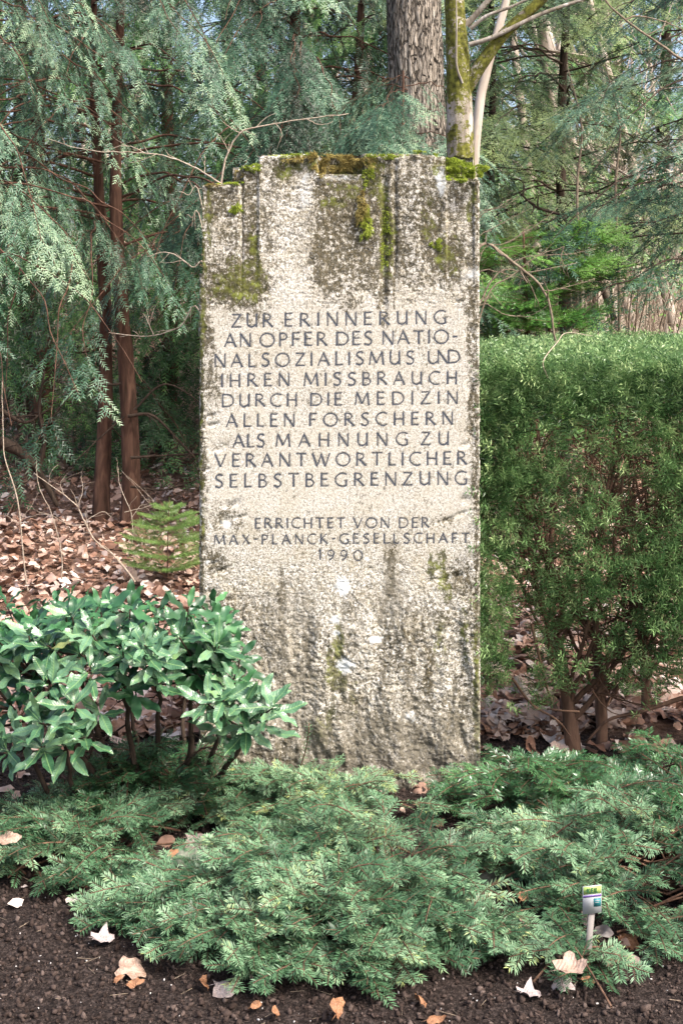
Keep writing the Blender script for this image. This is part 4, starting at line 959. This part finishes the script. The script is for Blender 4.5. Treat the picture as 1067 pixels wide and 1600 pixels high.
# leafy sprouts: small fresh leaves on the undergrowth at the right
sp=MB(); n=2600; yy=U(9,15,n); xx=(U(.10,.28,n))*yy; zz=HC+U(-.03,.10,n)*yy; c0=fbm(xx*1.3,zz*1.3,yy*.7,seed=55); k_=c0>.08; xx,yy,zz=xx[k_],yy[k_],zz[k_]; n=len(xx)
p=np.stack([xx,yy,zz],-1); d=nrm(rng.normal(0,1,(n,3))); s=nrm(np.cross(d,rng.normal(0,1,(n,3))))
V=np.stack([p,p+d*.025+s*.014,p+d*.055,p+d*.025-s*.014],1).reshape(-1,3); sp.add(V,np.arange(4*n).reshape(-1,4),np.repeat(U(.3,1,n),4))
spt=thing('budding_shrub','loose shrub with small fresh yellow-green leaves behind the hedge','shrub',(2.3,12,float(gz(2.3,12))))
sp.build('leaves',M['spruce'],spt,kind='stuff')
wd=MB(); r_=np.array([2.3,12.,float(gz(2.3,12))])
for k in range(60):
    e=p[rng.integers(n)]; wd.tube(bez(np.array([e[0]*.5+1.15+U(-.5,.5),e[1],float(gz(e[0],e[1]))]),(r_+e)/2+[0,0,-.3],e,8),np.linspace(.012,.003,8),4,.5,False)
wd.build('stems',M['twigb'],spt,kind='stuff')

# ------------------------------------------------------------------ leaf litter and soil crumbs
def dead_leaf(seed,n=20):
    r=np.random.default_rng(seed); a=np.linspace(0,2*math.pi,n,endpoint=False)
    lobed=seed%2; lob=1+(.17*np.cos(a*5+r.uniform(-.6,.6))+.07*np.cos(a*15+1)+.08*np.cos(a*2+r.uniform(0,6)) if lobed else .10*np.cos(a*3+1))+r.uniform(-.10,.10,n)
    wd=.50 if lobed else .30
    R=np.stack([np.cos(a)*.55*lob,np.sin(a)*wd*lob],-1)
    cu=r.uniform(-.55,.55,3); f=lambda q:cu[0]*q[:,0]**2+cu[1]*q[:,1]**2*1.8+1.2*cu[2]*q[:,0]*q[:,1]+.05*np.sin(q[:,0]*9+cu[0]*5)
    rings=[np.column_stack([R,f(R)+r.uniform(-.05,.05,n)])]
    for k in (.66,.33): q=R*k; rings.append(np.column_stack([q,f(q)+r.uniform(-.03,.03,n)*k]))
    V=np.concatenate(rings+[[[0,0,-.01]]]); F_=[]
    for g_ in (0,n):
        for i in range(n):
            k=(i+1)%n; F_.append((g_+i,g_+k,g_+n+k)); F_.append((g_+i,g_+n+k,g_+n+i))
    F_+=[(2*n+i,2*n+(i+1)%n,3*n) for i in range(n)]
    b=len(V); V=np.concatenate([V,[[-.50,.012,f(np.array([[-.5,0]]))[0]],[-.50,-.012,f(np.array([[-.5,0]]))[0]],[-.85,0,.12*cu[2]+.02]]]); F_.append((b,b+1,b+2))
    return V,np.array(F_)
rng = np.random.default_rng(109); random.seed(9)
LV=[dead_leaf(k,20) for k in range(10)]; LM=[dead_leaf(k,9) for k in range(10)]
def leafsimple(seed):
    r=np.random.default_rng(seed+50); V=np.array([[-.6,0,0],[-.2,.34,.1],[.3,.3,.05],[.62,0,.0],[.25,-.32,.1],[-.25,-.3,.02],[0,0,-.08]]); V[:,2]+=r.uniform(-.14,.22,7); V[:,:2]*=r.uniform(.8,1.2,(7,2))
    return V,np.array([(6,i,(i+1)%6) for i in range(6)])
LS=[leafsimple(k) for k in range(8)]
def rot(rz,tilt,ax):
    return np.array((Matrix.Rotation(tilt,3,Vector((math.cos(ax),math.sin(ax),0)))@Matrix.Rotation(rz,3,'Z')))
n=30000; yy=4.5+14.5*U(0,1,n)**1.6; xx=U(-.38,.38,n)*yy
ok=~((yy<4.78+.25*fbm(xx*2.5,yy*2.5,seed=31))&(U(0,1,n)<.93))&~((np.abs(xx)<.46)&(yy<4.6))
xx,yy=xx[ok],yy[ok]; o_=np.argsort(yy); xx,yy=xx[o_],yy[o_]; zz=gz(xx,yy)
lit=MB(); near=0; dm_=[]
for V,F_ in LV:
    mb=MB(); mb.add(V,F_); me=mb.mesh('fallen_leaf',M['deadp'],True); dm_.append(me)
for x,y,z in zip(xx,yy,zz):
    s=U(.035,.08); z=z+U(.002,.035); R=rot(U(0,6.28),abs(rng.normal(0,.6)),U(0,6.28))
    seen=not(-.44*y/4.2<x<.45*y/4.2)
    if near<210 and seen and y>4.6 and abs(x)<.27*y:
        o=bpy.data.objects.new('fallen_leaf',dm_[rng.integers(10)]); o.parent=ground; COL.objects.link(o)
        mm=Matrix(R.tolist()).to_4x4(); o.matrix_basis=Matrix.Translation((x,y,z+.004))@mm@Matrix.Scale(s,4); near+=1; continue
    V,F_=LM[rng.integers(10)] if y<7 else LS[rng.integers(8)]
    lit.add((V*s)@R.T+[x,y,z],F_,U(0,1)*.8+.2*float(U(0,1)))
lo_=lit.build('leaf_litter',M['dead'],smooth=True,kind='stuff'); tag(lo_,'brown fallen leaves covering the wood floor behind the stone','leaf litter')
# small leaves scattered on the bed, under the yews
ll=MB()
for k in range(330):
    x=U(-1.1,1.1); y=U(3.05,4.3)
    if y<3.25 and abs(x-.2)>.5: continue
    V,F_=LM[rng.integers(10)]; s=U(.025,.055); R=rot(U(0,6.28),rng.normal(0,.4),U(0,6.28)); ll.add((V*s)@R.T+[x,y,float(gz(x,y))+.012],F_,U(0,.95))
tag(ll.build('leaf_litter',M['dead'],kind='stuff'),'old leaves scattered on the soil under the creeping yews','leaf litter')
rng = np.random.default_rng(110); random.seed(10)
# clods
cl=MB(); phi=(1+5**.5)/2
IV=nrm(np.array([(-1,phi,0),(1,phi,0),(-1,-phi,0),(1,-phi,0),(0,-1,phi),(0,1,phi),(0,-1,-phi),(0,1,-phi),(phi,0,-1),(phi,0,1),(-phi,0,-1),(-phi,0,1)],float))
IF=np.array([(0,11,5),(0,5,1),(0,1,7),(0,7,10),(0,10,11),(1,5,9),(5,11,4),(11,10,2),(10,7,6),(7,1,8),(3,9,4),(3,4,2),(3,2,6),(3,6,8),(3,8,9),(4,9,5),(2,4,11),(6,2,10),(8,6,7),(9,8,1)])
n=24000; x=U(-1.15,1.15,n); y=2.6+U(0,1,n)**1.7*2.1; s=.0016+.0062*U(0,1,n)**3
pale_=U(0,1,n)<.03; s=np.where(pale_,U(.0012,.003,n),s)
V=IV[None]*(1+.42*rng.normal(0,1,(n,12,1)))*s[:,None,None]*rng.uniform(.55,1.3,(n,1,3)); V=V+np.stack([x,y,gz(x,y)+s*.4],-1)[:,None]
cl.add(V.reshape(-1,3),(IF[None]+12*np.arange(n)[:,None,None]).reshape(-1,3),np.repeat(np.where(pale_,1.,U(.1,.85,n)),12))
tag(cl.build('soil_crumbs',M['clod'],kind='stuff'),'dark crumbs of soil with pale grains on the planting bed','soil')
# grit twigs on the soil
st_=MB(); n=260; x=U(-1.1,1.1,n); y=U(2.7,4.4,n); p=np.stack([x,y,gz(x,y)+.005],-1); stems_tri(st_,p,p+np.stack([U(-.05,.05,n),U(-.04,.04,n),U(-.004,.012,n)],-1),.0012)
tag(st_.build('twig_litter',M['twigb'],kind='stuff'),'fine dry twig bits lying on the soil','twig litter')

# the leaves one can pick out in the bed: (px, py, size m, mesh, tint note, label)
def lone(px,py,size,mi,rz,tilt,label,mat,dz=.012,squash=1.):
    y=F*(HC-dz)/(py-480); x=(px-533.5)*y/F
    me=dm_[mi].copy(); me.materials.clear(); me.materials.append(mat)
    o=bpy.data.objects.new('fallen_leaf',me); COL.objects.link(o); o.location=(x,y,float(gz(x,y))+dz)
    o.rotation_euler=(tilt,U(-.25,.25),rz); o.scale=(size,size*squash,size); return tag(o,label,'leaf','single fallen leaves on the bed')
def dl(name,c,c2,rough=.5):
    m=Mat(name,rough,.4); n=m.noise(3.5,5,.6); m.col(m.ramp(n,[(.35,c),(.65,c2)])); sp=m.node('ShaderNodeSeparateXYZ'); m.L.new(m.co,sp.inputs[0]); ay=m.math('ABSOLUTE',sp.outputs[1])
    w=m.math('SINE',m.math('MULTIPLY',m.math('SUBTRACT',sp.outputs[0],ay),38)); m.bump(m.math('ADD',m.math('MULTIPLY',w,.15),m.math('MULTIPLY',m.noise(9,4),1.5)),.35,.03)
    c0=m.b.inputs['Base Color'].links[0].from_socket; m.col(m.mix(m.ramp(m.noise(7,6,.75),[(.50,0.),(.66,.7)]),m.mix(m.ramp(ay,[(.006,.6),(.02,0.)]),c0,c2),c)); return m.m
ML={'w':dl('bleached leaf',(.24,.19,.18),(.45,.39,.38)),'o':dl('orange brown leaf',(.17,.075,.035),(.33,.165,.085)),'p':dl('pinkish buff leaf',(.22,.14,.10),(.42,.31,.25)),'g':dl('grey brown leaf',(.16,.11,.10),(.34,.26,.25))}
for a in (
 (160,1468,.085,1,.4,.35,'silvery white lobed leaf on the dark soil at the left','w'),
 (207,1510,.115,3,1.2,.5,'large buff curled leaf on the soil below the left yew','p'),
 (240,1497,.065,4,2.2,.8,'small orange leaf standing behind the large buff one','o'),
 (212,1532,.065,6,.2,.4,'orange brown leaf at the front of the left leaf heap','o'),
 (186,1530,.045,0,.9,.2,'tiny orange scrap at the left end of the leaf heap','o'),
 (280,1484,.075,5,1.1,.2,'grey pink leaf flat under the yew tips left of centre','g'),
 (320,1535,.070,8,1.9,.7,'small rust leaf left of the grey pair at the front','o'),
 (352,1534,.095,7,.3,.25,'wide pale grey leaf at the front, left of the middle','w'),
 (405,1540,.085,9,2.6,.3,'mauve grey leaf right of the wide pale one','g'),
 (400,1568,.050,2,.7,.6,'rust leaf bit near the bottom edge, left of the middle','o'),
 (430,1584,.055,4,1.7,.6,'tan curled bit at the bottom edge','o'),
 (528,1580,.100,6,1.3,.9,'upright ochre leaf at the bottom edge of the middle','o'),
 (658,1557,.085,0,1.9,.9,'upright orange leaf under the front tips of the centre yew','o'),
 (680,1588,.070,8,.2,.3,'reddish leaf flat at the bottom edge right of the middle','o'),
 (826,1552,.085,1,.3,.15,'pale whitish leaf lying furthest forward at the right','w'),
 (878,1535,.085,3,.7,.15,'bleached ragged leaf left of the plant label stake','w'),
 (918,1532,.055,4,.1,.4,'orange edged bit at the foot of the plant label','o'),
 (932,1502,.095,5,.4,.3,'grey brown curved leaf just behind the plant label foot','g'),
 (962,1490,.075,6,1.2,.8,'folded tan leaf right of the plant label','p'),
 (980,1468,.100,7,.5,.3,'long brown leaf edge beneath the right yew','o'),
 (890,1515,.110,9,.2,.2,'brown long leaf between the plant label and the pale leaves','p'),
 (700,1345,.075,2,.7,.6,'rusty leaf in the gap of the yews before the stone','o'),
 (690,1322,.080,8,.2,.3,'buff leaf in the gap of the yews just before the stone','p'),
 (757,1305,.085,3,.2,.2,'grey leaf behind the gap, under the right yew','g'),
 (815,1412,.065,4,1.2,.6,'orange leaf between centre and right yews','o'),
 (820,1445,.070,0,1.9,.5,'brown leaf below the orange one between the yews','p'),
 (310,1312,.120,7,.2,.25,'broad grey leaf in the gap below the dark yew','g'),
 (270,1334,.065,6,.9,.5,'orange leaf in the gap left of the broad grey leaf','o'),
 (14,1312,.100,4,.5,.8,'crinkled tan leaf caught on the yew at the left edge','p'),
 (38,1385,.030,2,.5,.2,'tiny pale flake on the soil near the left edge','w'),
):
    px,py,s_,mi,rz,tl,lab,mk=a
    dz=.012+.35*s_*abs(math.sin(tl))*.6+(.05 if 'gap' in lab or 'between' in lab else 0)
    if 'caught' in lab: dz=.12
    lone(px,py,s_*.56,mi,rz,tl,lab,ML[mk],dz)

# rocks half hidden by the yew
def rock(label,px,py,w,d,h,rz,zz=0.):
    y=F*(HC-zz)/(py-480); x=(px-533.5)*y/F; mb=MB(); n=26; V=[];f=[]
    th=np.linspace(0,2*math.pi,n,endpoint=False); pr=1+.12*fbm(np.cos(th)*1.5,np.sin(th)*1.5,px,seed=3)
    rings=[(1.,0.),(1.02,.45),(.95,.85),(.80,1.),(.4,1.03)]
    for r_,z_ in rings:
        X_=np.sign(np.cos(th))*np.abs(np.cos(th))**.75*w/2*r_*pr; Y_=np.sign(np.sin(th))*np.abs(np.sin(th))**.75*d/2*r_*pr
        V.append(np.stack([X_,Y_,z_*h+.004*rng.normal(0,1,n)*(z_>.2)],-1))
    V=np.concatenate(V+[np.array([[0,0,h*1.02]])])
    for k in range(4):
        for i in range(n): f.append((k*n+i,k*n+(i+1)%n,(k+1)*n+(i+1)%n,(k+1)*n+i))
    c_,s_=math.cos(rz),math.sin(rz); V=V@np.array([[c_,s_,0],[-s_,c_,0],[0,0,1]])+[x,y,float(gz(x,y))-.01]
    mb.add(V,f); mb.f.append(np.array([(4*n+i,4*n+(i+1)%n,5*n) for i in range(n)])); o=mb.build('rock',M['rock']); return tag(o,label,'rock','flat rocks in the bed')
rock('flat greenish rock half under the yew tips, left of the middle',322,1352,.17,.16,.05,.3)
rock('grey flat rock in the gap of the yews before the stone',735,1366,.24,.14,.05,-.1)
rock('small greenish rock deep under the centre yew',240,1362,.10,.09,.04,.6)
# fallen limb behind the hedge stems
t=thing('fallen_limb','pale curved fallen limb on the leaves behind the hedge stems','branch',tuple(at(850,1120,4.95)))
mb=MB(); Q=np.array(cr([at(808,1082,5.2)+[0,0,.05],at(825,1112,5.05)+[0,0,.03],at(850,1132,4.9)+[0,0,.02],at(885,1142,4.8)+[0,0,.01]],6)); mb.tube(Q,np.linspace(.022,.016,len(Q)),9,.5,True,.05); mb.build('wood',M['twig'],t,smooth=True)

# ------------------------------------------------------------------ plant label
yl=3.03
t=thing('plant_label','white plant label with lime green top on a thin stake, right of the bed','plant label',tuple(at(915,1525,yl)))
t.rotation_euler=(0,0,.22)
a_=at(915,1527,yl); b_=at(924,1420,yl-.01); mb=MB()
w=.0075
V=[(a_[0]-w,a_[1],-.01),(a_[0]+w,a_[1],-.01),(a_[0]+w,a_[1]+.004,-.01),(a_[0]-w,a_[1]+.004,-.01)]+[(b_[0]-w,b_[1],b_[2]),(b_[0]+w,b_[1],b_[2]),(b_[0]+w,b_[1]+.004,b_[2]),(b_[0]-w,b_[1]+.004,b_[2])]
mb.add(V,[(0,3,2,1),(4,5,6,7),(0,1,5,4),(1,2,6,5),(2,3,7,6),(3,0,4,7)]); mb.build('stake',M['wood'],t)
hx0,hx1=at(906,0,yl)[0],at(937,0,yl)[0]; hz1,hz0=at(0,1381,yl)[2],at(0,1424,yl)[2]; yf=yl-.013
mb=MB(); mb.box((hx0,yf,hz0),(hx1,yf+.0022,hz1)); plate=mb.build('plate',M['tagw'],t)
def prt(name,u0,v0,u1,v1,mat,lift,lab=None):
    mb=MB(); X0,X1=hx0+(hx1-hx0)*u0,hx0+(hx1-hx0)*u1; Z0,Z1=hz1-(hz1-hz0)*v1,hz1-(hz1-hz0)*v0
    mb.box((X0,yf-lift,Z0),(X1,yf-lift+.0003,Z1)); o=mb.build(name,mat,t); return o
prt('print_band',.02,.01,.98,.29,M['tagg'],.0006); prt('print_band',.02,.33,.98,.40,M['tagp'],.0006)
prt('print_box',.58,.46,.96,.76,M['tagt'],.0006); prt('print_line',.64,.53,.90,.555,M['tagw'],.0012); prt('print_line',.64,.60,.86,.62,M['tagw'],.0012)
tx=MB(); u=hx0+(hx1-hx0)*.10; chh=(hz1-hz0)*.17; zb_=hz1-(hz1-hz0)*.24
for c_ in '-KEIL':
    for Pq,tt in G[c_][1]:
        stroke_mesh(tx,np.array([(u+a*chh,zb_+b*chh) for a,b in Pq]),.0019,lambda px,py: yf-.0012+0*px)
    u+=(G[c_][0]+.22)*chh
tx.build('print_text',M['tagd'],t)
